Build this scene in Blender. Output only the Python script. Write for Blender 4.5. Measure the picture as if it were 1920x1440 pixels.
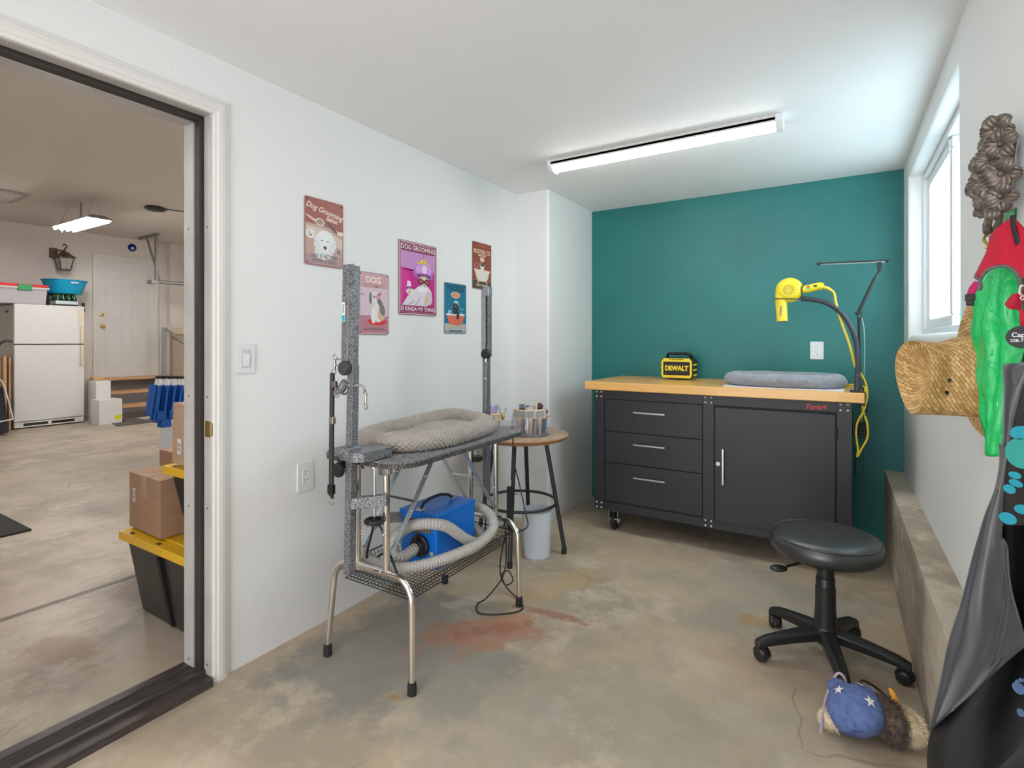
import bpy, math, random
from mathutils import Vector, Matrix, noise
PI = math.pi
random.seed(7)
for o in list(bpy.data.objects): bpy.data.objects.remove(o)
SC = bpy.context.scene
COL = SC.collection

# ------------------------------------------------------------------ camera
cam_d = bpy.data.cameras.new('camera'); cam = bpy.data.objects.new('camera', cam_d); COL.objects.link(cam)
cam.location = (0, 0, 1.22); cam.rotation_euler = (PI/2, 0, math.radians(31.73))
cam_d.sensor_width = 36; cam_d.lens = 36*989.5/1920; cam_d.shift_y = -80/1920; cam_d.clip_start = .02
SC.camera = cam

# ------------------------------------------------------------------ daylight and exposure
W = bpy.data.worlds.new('daylight'); SC.world = W; W.use_nodes = True
wb = W.node_tree.nodes['Background']; wb.inputs[0].default_value = (.90, .93, 1, 1); wb.inputs[1].default_value = 5.0
def area(name, loc, rot, sx, sy, power, color, portal=False):
    d = bpy.data.lights.new(name, 'AREA'); d.shape = 'RECTANGLE'; d.size = sx; d.size_y = sy; d.energy = power; d.color = color
    if portal: d.cycles.is_portal = True
    o = bpy.data.objects.new(name, d); COL.objects.link(o); o.location = loc; o.rotation_euler = rot
    return o
area('window_portal', (.52, 2.935, 1.69), (0, PI/2, 0), .84, 1.36, 1, (1, 1, 1), True)
area('added_opening_portal', (-.75, -1.62, 1.02), (PI/2, 0, 0), 1.5, 2.0, 1, (1, 1, 1), True)  # near-wall opening is added to let sky light in
SC.view_settings.view_transform = 'Standard'; SC.view_settings.look = 'None'
SC.view_settings.gamma = 1; SC.view_settings.use_curve_mapping = False
SC.view_settings.exposure = 0.28

# ------------------------------------------------------------------ materials
MATS = {}
def nd(nt, t, **kw):
    n = nt.nodes.new(t)
    for k, v in kw.items():
        if k.startswith('i_'): n.inputs[k[2:].replace('_', ' ')].default_value = v
        else: setattr(n, k, v)
    return n
def mat(name, c, r=.5, metal=0, c2=None, scale=5, st=(1, 1, 1), contrast=(.35, .65), bump=0, bscale=60, bst=None, bdist=.002,
        emit=0, trans=0, alpha=1, coat=0, sheen=0, kind='noise', world=False, uv=False, spec=.5, rv=0, ecol=None):
    if name in MATS: return MATS[name]
    m = bpy.data.materials.new(name); MATS[name] = m; m.use_nodes = True
    nt = m.node_tree; b = nt.nodes['Principled BSDF']; L = nt.links.new
    c = tuple(c)+(1,) if len(c) == 3 else c
    b.inputs['Base Color'].default_value = c; b.inputs['Roughness'].default_value = r; b.inputs['Metallic'].default_value = metal
    b.inputs['Specular IOR Level'].default_value = spec
    b.inputs['Coat Weight'].default_value = coat; b.inputs['Sheen Weight'].default_value = sheen
    b.inputs['Transmission Weight'].default_value = trans; b.inputs['Alpha'].default_value = alpha
    if emit: b.inputs['Emission Color'].default_value = tuple(ecol or c[:3])+(1,); b.inputs['Emission Strength'].default_value = emit
    if world: src = nd(nt, 'ShaderNodeNewGeometry').outputs['Position']
    else:
        tc = nd(nt, 'ShaderNodeTexCoord'); src = tc.outputs['UV' if uv else 'Object']
    def tex(sc, stv, k):
        mp = nd(nt, 'ShaderNodeMapping'); mp.inputs['Scale'].default_value = stv; L(src, mp.inputs['Vector'])
        if k == 'voronoi':
            t = nd(nt, 'ShaderNodeTexVoronoi'); t.inputs['Scale'].default_value = sc; L(mp.outputs[0], t.inputs['Vector']); return t.outputs['Distance']
        if k == 'wave':
            t = nd(nt, 'ShaderNodeTexWave'); t.inputs['Scale'].default_value = sc; t.inputs['Distortion'].default_value = 3; L(mp.outputs[0], t.inputs['Vector']); return t.outputs['Fac']
        t = nd(nt, 'ShaderNodeTexNoise'); t.inputs['Scale'].default_value = sc; t.inputs['Detail'].default_value = 6; L(mp.outputs[0], t.inputs['Vector']); return t.outputs['Fac']
    if c2 is not None:
        f = tex(scale, st, kind)
        ra = nd(nt, 'ShaderNodeValToRGB'); ra.color_ramp.elements[0].position = contrast[0]; ra.color_ramp.elements[1].position = contrast[1]
        ra.color_ramp.elements[0].color = c; ra.color_ramp.elements[1].color = tuple(c2)+(1,)
        L(f, ra.inputs[0]); L(ra.outputs[0], b.inputs['Base Color'])
        if rv:
            mr = nd(nt, 'ShaderNodeMapRange'); mr.inputs['To Min'].default_value = r; mr.inputs['To Max'].default_value = r+rv; L(f, mr.inputs[0]); L(mr.outputs[0], b.inputs['Roughness'])
    if bump:
        f = tex(bscale, bst or (1, 1, 1), 'noise')
        bn = nd(nt, 'ShaderNodeBump'); bn.inputs['Strength'].default_value = bump; bn.inputs['Distance'].default_value = bdist
        L(f, bn.inputs['Height']); L(bn.outputs[0], b.inputs['Normal'])
    return m

def glass_mat(name, tint=(1, 1, 1), fac=.1, rough=0.02, op=0, opc=(1, 1, 1)):
    m = bpy.data.materials.new(name); m.use_nodes = True; nt = m.node_tree; nt.nodes.clear(); L = nt.links.new
    tr = nd(nt, 'ShaderNodeBsdfTransparent'); tr.inputs[0].default_value = tuple(tint)+(1,)
    gl = nd(nt, 'ShaderNodeBsdfGlossy'); gl.inputs['Roughness'].default_value = rough
    mx = nd(nt, 'ShaderNodeMixShader'); mx.inputs[0].default_value = fac; L(tr.outputs[0], mx.inputs[1]); L(gl.outputs[0], mx.inputs[2])
    last = mx
    if op:
        df = nd(nt, 'ShaderNodeBsdfDiffuse'); df.inputs[0].default_value = tuple(opc)+(1,)
        m2 = nd(nt, 'ShaderNodeMixShader'); m2.inputs[0].default_value = op; L(mx.outputs[0], m2.inputs[1]); L(df.outputs[0], m2.inputs[2]); last = m2
    out = nd(nt, 'ShaderNodeOutputMaterial'); L(last.outputs[0], out.inputs[0])
    MATS[name] = m; return m

def concrete(name, base, dark, light, stains=(), joints=(), cracks=0, r=.42, streak=(1, 1, 1)):
    m = bpy.data.materials.new(name); MATS[name] = m; m.use_nodes = True; nt = m.node_tree; b = nt.nodes['Principled BSDF']; L = nt.links.new
    pos = nd(nt, 'ShaderNodeNewGeometry').outputs['Position']
    mp = nd(nt, 'ShaderNodeMapping'); mp.inputs['Scale'].default_value = streak; L(pos, mp.inputs['Vector'])
    def noi(s, d=8, ro=.6, v=None):
        t = nd(nt, 'ShaderNodeTexNoise'); t.inputs['Scale'].default_value = s; t.inputs['Detail'].default_value = d; t.inputs['Roughness'].default_value = ro
        L(v or mp.outputs[0], t.inputs['Vector']); return t.outputs['Fac']
    def mixc(fac, c1, c2):
        x = nd(nt, 'ShaderNodeMix', data_type='RGBA')
        if isinstance(fac, float): x.inputs[0].default_value = fac
        else: L(fac, x.inputs[0])
        for i, cc in ((6, c1), (7, c2)):
            if isinstance(cc, tuple): x.inputs[i].default_value = cc+(1,)
            else: L(cc, x.inputs[i])
        return x.outputs[2]
    def ramp(f, a, bb):
        x = nd(nt, 'ShaderNodeMapRange', interpolation_type='SMOOTHSTEP'); x.inputs[1].default_value = a; x.inputs[2].default_value = bb; L(f, x.inputs[0]); return x.outputs[0]
    def math_(op, a, bb):
        x = nd(nt, 'ShaderNodeMath', operation=op)
        for i, q in ((0, a), (1, bb)):
            if isinstance(q, (int, float)): x.inputs[i].default_value = q
            else: L(q, x.inputs[i])
        return x.outputs[0]
    col = mixc(ramp(noi(1.6), .40, .62), base, dark)
    col = mixc(math_('MULTIPLY', ramp(noi(2.7, 12, .75), .48, .62), .7), col, light)
    col = mixc(math_('MULTIPLY', ramp(noi(14, 10, .7), .50, .70), .45), col, dark)
    col = mixc(math_('MULTIPLY', ramp(noi(90, 4, .6), .68, .72), .7), col, tuple(x*.35 for x in dark))
    for (cx, cy, rx, ry, ang, cc, amt, ns) in stains:
        q = nd(nt, 'ShaderNodeMapping', vector_type='TEXTURE'); q.inputs['Location'].default_value = (cx, cy, 0); q.inputs['Rotation'].default_value = (0, 0, ang); q.inputs['Scale'].default_value = (rx, ry, 1)
        L(pos, q.inputs['Vector'])
        ln = nd(nt, 'ShaderNodeVectorMath', operation='LENGTH'); L(q.outputs[0], ln.inputs[0])
        n = noi(ns, 9, .65, pos)
        d = math_('ADD', ln.outputs['Value'], math_('MULTIPLY', math_('SUBTRACT', n, .5), 3.2))
        fac = math_('MULTIPLY', math_('SUBTRACT', 1.0, ramp(d, .55, 1.05)), amt)
        col = mixc(fac, col, cc)
    sx = nd(nt, 'ShaderNodeSeparateXYZ'); L(pos, sx.inputs[0])
    for (jx, hw) in joints:
        wob = math_('MULTIPLY', math_('SUBTRACT', noi(3, 3, .5, pos), .5), .02)
        d = math_('ABSOLUTE', math_('SUBTRACT', math_('ADD', sx.outputs[0], wob), jx), 0)
        col = mixc(math_('MULTIPLY', math_('SUBTRACT', 1.0, ramp(d, hw, hw*1.6)), .85), col, tuple(x*.22 for x in dark))
    if cracks:
        vt = nd(nt, 'ShaderNodeTexVoronoi', feature='DISTANCE_TO_EDGE'); vt.inputs['Scale'].default_value = cracks
        nv = nd(nt, 'ShaderNodeTexNoise'); nv.inputs['Scale'].default_value = 3; L(pos, nv.inputs['Vector'])
        ad = nd(nt, 'ShaderNodeVectorMath', operation='ADD'); sc_ = nd(nt, 'ShaderNodeVectorMath', operation='SCALE'); sc_.inputs['Scale'].default_value = .3; L(nv.outputs['Color'], sc_.inputs[0]); L(pos, ad.inputs[0]); L(sc_.outputs[0], ad.inputs[1]); L(ad.outputs[0], vt.inputs['Vector'])
        cf = math_('MULTIPLY', math_('SUBTRACT', 1.0, ramp(vt.outputs['Distance'], .001, .004)), ramp(noi(.9, 2, .5, pos), .5, .6))
        col = mixc(math_('MULTIPLY', cf, .5), col, tuple(x*.4 for x in dark))
    L(col, b.inputs['Base Color'])
    rr = nd(nt, 'ShaderNodeMapRange'); rr.inputs[3].default_value = r-.1; rr.inputs[4].default_value = r+.22; L(noi(3.2), rr.inputs[0]); L(rr.outputs[0], b.inputs['Roughness'])
    bn = nd(nt, 'ShaderNodeBump'); bn.inputs['Strength'].default_value = .25; bn.inputs['Distance'].default_value = .004; L(noi(22, 10, .7), bn.inputs['Height']); L(bn.outputs[0], b.inputs['Normal'])
    return m

def weave_mat(name, c1, c2, dark, su, sv, rot):
    m = bpy.data.materials.new(name); MATS[name] = m; m.use_nodes = True; nt = m.node_tree; b = nt.nodes['Principled BSDF']; L = nt.links.new
    uv = nd(nt, 'ShaderNodeTexCoord').outputs['UV']; s0 = nd(nt, 'ShaderNodeMapping'); s0.inputs['Scale'].default_value = (su, sv, 1); L(uv, s0.inputs['Vector'])
    s1 = nd(nt, 'ShaderNodeMapping'); s1.inputs['Rotation'].default_value = (0, 0, rot); L(s0.outputs[0], s1.inputs['Vector'])
    br = nd(nt, 'ShaderNodeTexBrick', offset=.5); br.inputs['Scale'].default_value = 1; br.inputs['Brick Width'].default_value = 1.7; br.inputs['Row Height'].default_value = .8; br.inputs['Mortar Size'].default_value = .05; br.inputs['Mortar Smooth'].default_value = .9
    br.inputs['Color1'].default_value = tuple(c1)+(1,); br.inputs['Color2'].default_value = tuple(c2)+(1,); br.inputs['Mortar'].default_value = tuple(dark)+(1,)
    L(s1.outputs[0], br.inputs['Vector']); L(br.outputs['Color'], b.inputs['Base Color']); b.inputs['Roughness'].default_value = .6
    iv = nd(nt, 'ShaderNodeMath', operation='SUBTRACT'); iv.inputs[0].default_value = 1; L(br.outputs['Fac'], iv.inputs[1])
    bn = nd(nt, 'ShaderNodeBump'); bn.inputs['Strength'].default_value = .9; bn.inputs['Distance'].default_value = .003; L(iv.outputs[0], bn.inputs['Height']); L(bn.outputs[0], b.inputs['Normal'])
    return m

m_wall = mat('white_wall_paint', (.80, .80, .785), .6, bump=.55, bscale=75, bdist=.0025, world=True)
m_ceil = mat('ceiling_paint', (.87, .865, .855), .7, bump=.35, bscale=90, bdist=.002, world=True)
m_teal = mat('teal_wall_paint', (.008, .155, .148), .42, bump=.7, bscale=85, bdist=.003, world=True, c2=(.012, .185, .172), scale=2)
m_gwall = mat('garage_wall_paint', (.74, .70, .67), .75, bump=.2, bscale=50, world=True)
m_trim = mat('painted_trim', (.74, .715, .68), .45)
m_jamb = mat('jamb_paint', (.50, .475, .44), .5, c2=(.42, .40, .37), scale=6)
m_weather = mat('brown_weatherstrip', (.035, .027, .022), .6)
m_thresh = mat('threshold_brown', (.075, .058, .05), .4, c2=(.04, .032, .03), scale=9, st=(6, 1, 6), bump=.3, bscale=40)
m_vinyl = mat('white_vinyl', (.85, .86, .87), .3)
m_white = mat('white_plastic', (.80, .80, .79), .35)
m_black = mat('black_plastic', (.012, .012, .013), .45)
m_rub = mat('black_rubber', (.015, .015, .015), .7)
m_dark = mat('dark_slot', (.01, .01, .01), .6)
m_chrome = mat('chrome', (.78, .74, .70), .16, 1)
m_steel = mat('brushed_steel', (.62, .61, .58), .3, 1)
m_zinc = mat('zinc_strap', (.62, .69, .73), .35, .8)
m_hammer = mat('hammered_grey_steel', (.022, .022, .024), .4, .3, c2=(.36, .37, .39), scale=420, contrast=(.46, .54), bump=.3, bscale=400)
m_hamlt = mat('worn_grey_steel', (.30, .31, .33), .35, .6, c2=(.42, .43, .45), scale=120)
m_speck = mat('speckled_rubber', (.06, .06, .063), .7, c2=(.42, .42, .42), scale=260, contrast=(.46, .60), bump=.5, bscale=240)
m_speckdk = mat('speckled_rubber_edge', (.03, .028, .027), .7, c2=(.16, .15, .14), scale=200, contrast=(.46, .6))
m_knit = mat('taupe_knit', (.42, .375, .33), .95, sheen=.3, c2=(.36, .32, .28), scale=30)
m_knitg = mat('grey_knit', (.34, .35, .38), .95, sheen=.3, c2=(.28, .29, .31), scale=30)
m_cab = mat('charcoal_steel', (.018, .0185, .022), .45, c2=(.023, .0235, .027), scale=4, bump=.05, bscale=200)
m_cabgap = mat('cabinet_gap', (.006, .006, .007), .6)
m_maple = mat('butcher_block', (.88, .50, .16), .35, c2=(.80, .41, .11), scale=3, st=(1.2, 26, 26), contrast=(.3, .7), coat=.2)
m_wood = mat('greyed_round_wood', (.50, .345, .235), .5, c2=(.29, .20, .14), scale=4, st=(14, 2, 2), contrast=(.35, .7))
m_woodedge = mat('round_wood_edge', (.36, .17, .07), .45)
m_pine = mat('pine_lumber', (.62, .39, .21), .6, c2=(.50, .28, .13), scale=3, st=(10, 1, 10))
m_blue = mat('blue_enamel', (.0, .17, .68), .35, bump=.05)
m_hose = mat('hose_plastic', (.47, .445, .41), .5)
m_yel = mat('yellow_plastic', (.85, .62, .02), .35)
m_yelcord = mat('yellow_cord', (.82, .60, .04), .4)
m_legdk = mat('dark_steel_leg', (.06, .06, .065), .4, .6)
m_vinylblk = mat('black_vinyl', (.024, .026, .027), .33, bump=.3, bscale=220, bdist=.001, spec=.9)
m_card = mat('cardboard', (.40, .245, .15), .85, c2=(.36, .215, .13), scale=3, st=(1, 1, 30))
m_cardlt = mat('cardboard_light', (.50, .33, .21), .85, c2=(.44, .285, .18), scale=3, st=(1, 1, 40))
m_tape = mat('packing_tape', (.50, .36, .24), .2, coat=.5)
m_label = mat('white_label', (.80, .80, .80), .5)
m_print = mat('label_print', (.12, .12, .13), .6)
m_toteblk = mat('black_tote', (.020, .020, .021), .38)
m_toteyel = mat('tote_yellow', (.80, .47, .01), .38)
m_fridge = mat('fridge_enamel', (.74, .74, .74), .35, bump=.03, bscale=200)
m_cream = mat('cream_plastic', (.72, .62, .45), .4)
m_red = mat('red_plastic', (.65, .012, .012), .4)
m_clear = glass_mat('clear_plastic', (.95, .95, .97), .08, .08, .06, (.7, .72, .78))
m_clearb = glass_mat('smoky_clear_plastic', (.95, .95, .97), .07, .05, .05, (.7, .7, .78))
m_glass = glass_mat('window_glass', (.84, .95, .97), .08)
m_cyan = mat('cyan_plastic', (.0, .36, .62), .45)
m_green = mat('green_plastic', (.02, .30, .09), .4)
m_bottle = glass_mat('green_bottle', (.05, .35, .15), .12, .05, .45, (.01, .10, .04))
m_bronze = mat('aged_bronze', (.055, .035, .02), .45, .5, c2=(.20, .13, .07), scale=25)
m_frost = glass_mat('lantern_glass', (.85, .85, .85), .1, .1, .5, (.75, .75, .75))
m_gold = mat('brass', (.65, .45, .12), .28, 1)
m_deep = mat('deep_blue', (.0, .0, .18), .25)
m_galv = mat('galvanised', (.33, .32, .30), .45, .8)
m_mat = mat('door_mat', (.025, .023, .022), .95, bump=.5, bscale=200)
m_led = mat('lamp_diffuser', (1, 1, 1), .5, emit=17, ecol=(1, .975, .94))
m_tubelamp = mat('shop_light_tube', (1, 1, 1), .5, emit=66, ecol=(1, .97, .94))
m_floor = concrete('concrete_floor', (.52, .405, .285), (.37, .305, .225), (.62, .52, .39),
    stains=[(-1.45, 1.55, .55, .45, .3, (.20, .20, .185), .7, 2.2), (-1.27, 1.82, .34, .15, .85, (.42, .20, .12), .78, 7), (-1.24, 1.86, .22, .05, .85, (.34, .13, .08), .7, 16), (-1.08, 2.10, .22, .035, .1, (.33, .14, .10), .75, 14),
            (-1.20, 2.35, .12, .42, -.3, (.50, .34, .17), .5, 7), (-1.45, 2.02, .17, .05, .9, (.52, .46, .38), .8, 9), (-.3, 2.75, .5, .4, 0, (.36, .34, .28), .5, 3), (-.32, 2.52, .10, .06, .2, (.45, .24, .09), .6, 14),
            (-1.30, 1.33, .035, .03, 0, (.40, .22, .07), .8, 5), (-.5, 1.7, .5, .3, .4, (.34, .33, .27), .4, 3), (-.95, 1.35, .3, .5, .9, (.36, .34, .27), .4, 3)], cracks=.9, r=.46)
m_gfloor = concrete('garage_concrete', (.44, .37, .29), (.30, .25, .20), (.52, .455, .37), joints=[(-6.87, .008), (-3.113, .016)],
    stains=[(-2.55, .85, .25, .1, .3, (.30, .18, .11), .6, 5), (-5.6, 2.1, .8, 1.6, 1.4, (.30, .26, .22), .5, 2)], cracks=.6, r=.36, streak=(1.1, .9, 1))
m_ledge = concrete('ledge_concrete', (.60, .52, .40), (.40, .34, .265), (.68, .60, .48), r=.6, streak=(1, .6, 3.0),
    stains=[(.24, 2.6, .3, .6, 0, (.20, .14, .10), .5, 6)])

# ------------------------------------------------------------------ mesh builder
class MB:
    def __init__(s): s.v = []; s.f = []; s.mi = []; s.sm = []; s.m = 0; s.M = Matrix(); s.uv = {}
    def add(s, vs, fs, smooth=False):
        n = len(s.v); s.v += [tuple(s.M @ Vector(v)) for v in vs]
        for f in fs: s.f.append(tuple(i+n for i in f)); s.mi.append(s.m); s.sm.append(smooth)
        return s
    def box(s, x0, y0, z0, x1, y1, z1):
        if x0 > x1: x0, x1 = x1, x0
        if y0 > y1: y0, y1 = y1, y0
        if z0 > z1: z0, z1 = z1, z0
        return s.add([(x0, y0, z0), (x1, y0, z0), (x1, y1, z0), (x0, y1, z0), (x0, y0, z1), (x1, y0, z1), (x1, y1, z1), (x0, y1, z1)],
            [(0, 3, 2, 1), (4, 5, 6, 7), (0, 1, 5, 4), (1, 2, 6, 5), (2, 3, 7, 6), (3, 0, 4, 7)])
    def cbox(s, c, d): return s.box(c[0]-d[0]/2, c[1]-d[1]/2, c[2]-d[2]/2, c[0]+d[0]/2, c[1]+d[1]/2, c[2]+d[2]/2)
    def frustum(s, c, z0, z1, a0, b0, a1, b1):
        x, y = c
        q = lambda a, b, z: [(x-a, y-b, z), (x+a, y-b, z), (x+a, y+b, z), (x-a, y+b, z)]
        return s.add(q(a0, b0, z0)+q(a1, b1, z1), [(0, 3, 2, 1), (4, 5, 6, 7), (0, 1, 5, 4), (1, 2, 6, 5), (2, 3, 7, 6), (3, 0, 4, 7)])
    def bar(s, p0, p1, w, h, up=(0, 0, 1)):
        p0, p1 = Vector(p0), Vector(p1); d = (p1-p0).normalized(); u = Vector(up); a = d.cross(u)
        if a.length < 1e-4: a = d.cross(Vector((1, 0, 0)))
        a.normalize(); b = a.cross(d)
        vs = [p+a*i*w/2+b*j*h/2 for p in (p0, p1) for i, j in ((-1, -1), (1, -1), (1, 1), (-1, 1))]
        return s.add(vs, [(0, 3, 2, 1), (4, 5, 6, 7), (0, 1, 5, 4), (1, 2, 6, 5), (2, 3, 7, 6), (3, 0, 4, 7)])
    def tube(s, pts, r, n=10, closed=False, cap=True):
        pts = [Vector(p) for p in pts]; N = len(pts); rr = r if isinstance(r, (list, tuple)) else [r]*N
        tg = []
        for i in range(N):
            a = pts[(i-1) % N] if (closed or i > 0) else pts[0]; b = pts[(i+1) % N] if (closed or i < N-1) else pts[-1]
            t = b-a
            if t.length < 1e-9: t = Vector((0, 0, 1))
            tg.append(t.normalized())
        u = tg[0].orthogonal().normalized(); vs = []
        for i in range(N):
            t = tg[i]; u = (u-t*u.dot(t))
            u = u.normalized() if u.length > 1e-6 else t.orthogonal().normalized()
            w = t.cross(u)
            for k in range(n):
                a = 2*PI*k/n; vs.append(pts[i]+(u*math.cos(a)+w*math.sin(a))*rr[i])
        fs = []
        for i in range(N if closed else N-1):
            j = (i+1) % N
            for k in range(n): l = (k+1) % n; fs.append((i*n+k, i*n+l, j*n+l, j*n+k))
        s.add(vs, fs, True)
        if cap and not closed: s.add([tuple(v) for v in vs[:n]], [tuple(reversed(range(n)))]) ; s.add([tuple(v) for v in vs[-n:]], [tuple(range(n))])
        return s
    def cyl(s, p0, p1, r0, r1=None, n=24): return s.tube([p0, p1], [r0, r0 if r1 is None else r1], n)
    def lathe(s, prof, c=(0, 0, 0), n=32, axis=None, sx=1, sy=1):
        M = Matrix.Translation(c) @ (axis.to_4x4() if axis else Matrix()); vs = []; fs = []
        for r, z in prof:
            for k in range(n): a = 2*PI*k/n; vs.append(M @ Vector((r*math.cos(a)*sx, r*math.sin(a)*sy, z)))
        for i in range(len(prof)-1):
            for k in range(n): l = (k+1) % n; fs.append((i*n+k, i*n+l, (i+1)*n+l, (i+1)*n+k))
        s.add(vs, fs, True)
        if prof[0][0] > 1e-5: s.add(vs[:n], [tuple(reversed(range(n)))])
        if prof[-1][0] > 1e-5: s.add(vs[-n:], [tuple(range(n))])
        return s
    def ball(s, c, r, n=16, sc=(1, 1, 1), R=None):
        m = n//2+1; M = Matrix.Translation(c) @ (R.to_4x4() if R else Matrix()); vs = []; fs = []
        for i in range(m+1):
            p = PI*i/m
            for k in range(n): a = 2*PI*k/n; vs.append(M @ Vector((math.sin(p)*math.cos(a)*r*sc[0], math.sin(p)*math.sin(a)*r*sc[1], -math.cos(p)*r*sc[2])))
        for i in range(m):
            for k in range(n): l = (k+1) % n; fs.append((i*n+k, i*n+l, (i+1)*n+l, (i+1)*n+k))
        return s.add(vs, fs, True)
    def prism(s, poly, z0, z1, smooth=False):
        n = len(poly); vs = [(x, y, z0) for x, y in poly]+[(x, y, z1) for x, y in poly]
        s.add(vs, [(i, (i+1) % n, (i+1) % n+n, i+n) for i in range(n)], smooth)
        s.add(vs[:n], [tuple(reversed(range(n)))]); s.add(vs[n:], [tuple(range(n))])
        return s
    def grid(s, fn, nu, nv, cu=False, cv=False):
        U = nu if cu else nu+1; V = nv if cv else nv+1
        vs = [fn(i/nu, j/nv) for i in range(U) for j in range(V)]
        fs = [(i*V+j, ((i+1) % U)*V+j, ((i+1) % U)*V+(j+1) % V, i*V+(j+1) % V) for i in range(nu) for j in range(nv)]
        n0 = len(s.v)
        for i in range(U):
            for j in range(V): s.uv[n0+i*V+j] = (i/nu, j/nv)
        return s.add(vs, fs, True)
    def text(s, body, size, M, ext=.0004, ax='CENTER', shear=0, off=0, sx=1, ay='CENTER'):
        cu = bpy.data.curves.new('t', 'FONT'); cu.body = body; cu.size = size; cu.extrude = ext; cu.align_x = ax; cu.align_y = ay; cu.shear = shear; cu.offset = off; cu.resolution_u = 3
        ob = bpy.data.objects.new('t', cu); COL.objects.link(ob); bpy.context.view_layer.update()
        me = ob.to_mesh(); keep = s.M; s.M = keep @ M @ Matrix.Diagonal((sx, 1, 1, 1))
        s.add([v.co.copy() for v in me.vertices], [tuple(p.vertices) for p in me.polygons]); s.M = keep
        ob.to_mesh_clear(); bpy.data.objects.remove(ob); bpy.data.curves.remove(cu)
        return s
    def build(s, name, mats, parent=None, bev=0, seg=2, loc=None, solid=0, sub=0, angle=40):
        if not isinstance(mats, (list, tuple)): mats = [mats]
        if parent is not None: org = Vector(ORG[parent.name])
        else:
            if loc is None:
                xs = [v[0] for v in s.v]; ys = [v[1] for v in s.v]; zs = [v[2] for v in s.v]
                loc = ((min(xs)+max(xs))/2, (min(ys)+max(ys))/2, min(zs))
            org = Vector(loc)
        me = bpy.data.meshes.new(name); me.from_pydata([tuple(Vector(v)-org) for v in s.v], [], s.f); me.validate(); 
        for m in mats: me.materials.append(m)
        if len(me.polygons) == len(s.f):
            me.polygons.foreach_set('material_index', s.mi); me.polygons.foreach_set('use_smooth', s.sm)
        if s.uv:
            ul = me.uv_layers.new(name='UVMap')
            for lp in me.loops: ul.data[lp.index].uv = s.uv.get(lp.vertex_index, (0, 0))
        me.update()
        if any(s.sm): me.set_sharp_from_angle(angle=math.radians(angle))
        o = bpy.data.objects.new(name, me); COL.objects.link(o)
        if parent is not None: o.parent = parent
        else: o.location = org
        ORG[o.name] = tuple(org)
        if solid: md = o.modifiers.new('solid', 'SOLIDIFY'); md.thickness = solid; md.offset = 0
        if sub: md = o.modifiers.new('sub', 'SUBSURF'); md.levels = sub; md.render_levels = sub
        if bev: md = o.modifiers.new('bevel', 'BEVEL'); md.width = bev; md.segments = seg; md.limit_method = 'ANGLE'; md.angle_limit = math.radians(40)
        return o
ORG = {}
def tag(o, label, cat, group=None):
    o['label'] = label; o['category'] = cat
    if group: o['group'] = group
    return o
def struct(o): o['kind'] = 'structure'; return o
def thing(name, loc, label, cat, group=None):
    o = bpy.data.objects.new(name, None); COL.objects.link(o); o.location = loc; o.empty_display_size = .05
    ORG[o.name] = tuple(loc); return tag(o, label, cat, group)
def cr(pts, k=8, closed=False):
    P = [Vector(p) for p in pts]; n = len(P); out = []
    for i in range(n if closed else n-1):
        a = P[(i-1) % n] if (closed or i > 0) else P[0]*2-P[1]; b = P[i]; c = P[(i+1) % n]; d = P[(i+2) % n] if (closed or i+2 < n) else P[-1]*2-P[-2]
        for j in range(k):
            t = j/k; out.append(.5*((2*b)+(c-a)*t+(2*a-5*b+4*c-d)*t*t+(3*b-a-3*c+d)*t**3))
    if not closed: out.append(P[-1])
    return out
def F(xa, ya, loc):   # frame from two axes
    xa, ya = Vector(xa), Vector(ya); za = xa.cross(ya); M = Matrix((xa, ya, za)).transposed().to_4x4(); M.translation = Vector(loc); return M
def onleft(y, z, x): return F((0, 1, 0), (0, 0, 1), (x, y, z))      # faces +X
def onback(x, z, y): return F((1, 0, 0), (0, 0, 1), (x, y, z))      # faces -Y
def rrect(w, h, r, n=5, c=(0, 0)):
    out = []
    for (sx, sy, a0) in ((1, 1, 0), (-1, 1, 90), (-1, -1, 180), (1, -1, 270)):
        for i in range(n+1): a = math.radians(a0+90*i/n); out.append((c[0]+sx*(w/2-r)+r*math.cos(a), c[1]+sy*(h/2-r)+r*math.sin(a)))
    return out
# ================================================================== THE SETTING
XL, XR, YB, ZC = -1.905, .33, 3.872, 2.24
def ring_wall(name, axis, a, b, lo, hi, hlo, hhi, m, bev=0):
    # wall slab between a and b along axis ('x' or 'y'), outer rectangle lo..hi, hole hlo..hhi in (other, z)
    mb = MB()
    P = (lambda t, u, z: (t, u, z)) if axis == 'x' else (lambda t, u, z: (u, t, z))
    o = [(lo[0], lo[1]), (hi[0], lo[1]), (hi[0], hi[1]), (lo[0], hi[1])]; i = [(hlo[0], hlo[1]), (hhi[0], hlo[1]), (hhi[0], hhi[1]), (hlo[0], hhi[1])]
    vs = [P(t, u, z) for t in (a, b) for u, z in o+i]; fs = []
    for k in range(4):
        l = (k+1) % 4
        fs += [(k, l, 4+l, 4+k), (8+k, 12+k, 12+l, 8+l), (4+k, 4+l, 12+l, 12+k), (k, 8+k, 8+l, l)]
    mb.add(vs, fs)
    return struct(mb.build(name, m, bev=bev, seg=4, loc=(0, 0, 0)))
S = lambda n, m, *b, **k: struct(MBboxes(b).build(n, m, loc=(0, 0, 0), **k))
def MBboxes(bs):
    mb = MB()
    for q in bs: mb.box(*q)
    return mb
S('floor', m_floor, (XL-.03, -1.6, -.12, XR+.05, YB+.1, 0))
S('floor_garage', m_gfloor, (-10.6, -3.1, -.12, XL-.03, 6.2, 0))
S('ceiling', m_ceil, (XL-.0, -1.6, ZC, XR+.1, YB+.1, ZC+.12))
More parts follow.
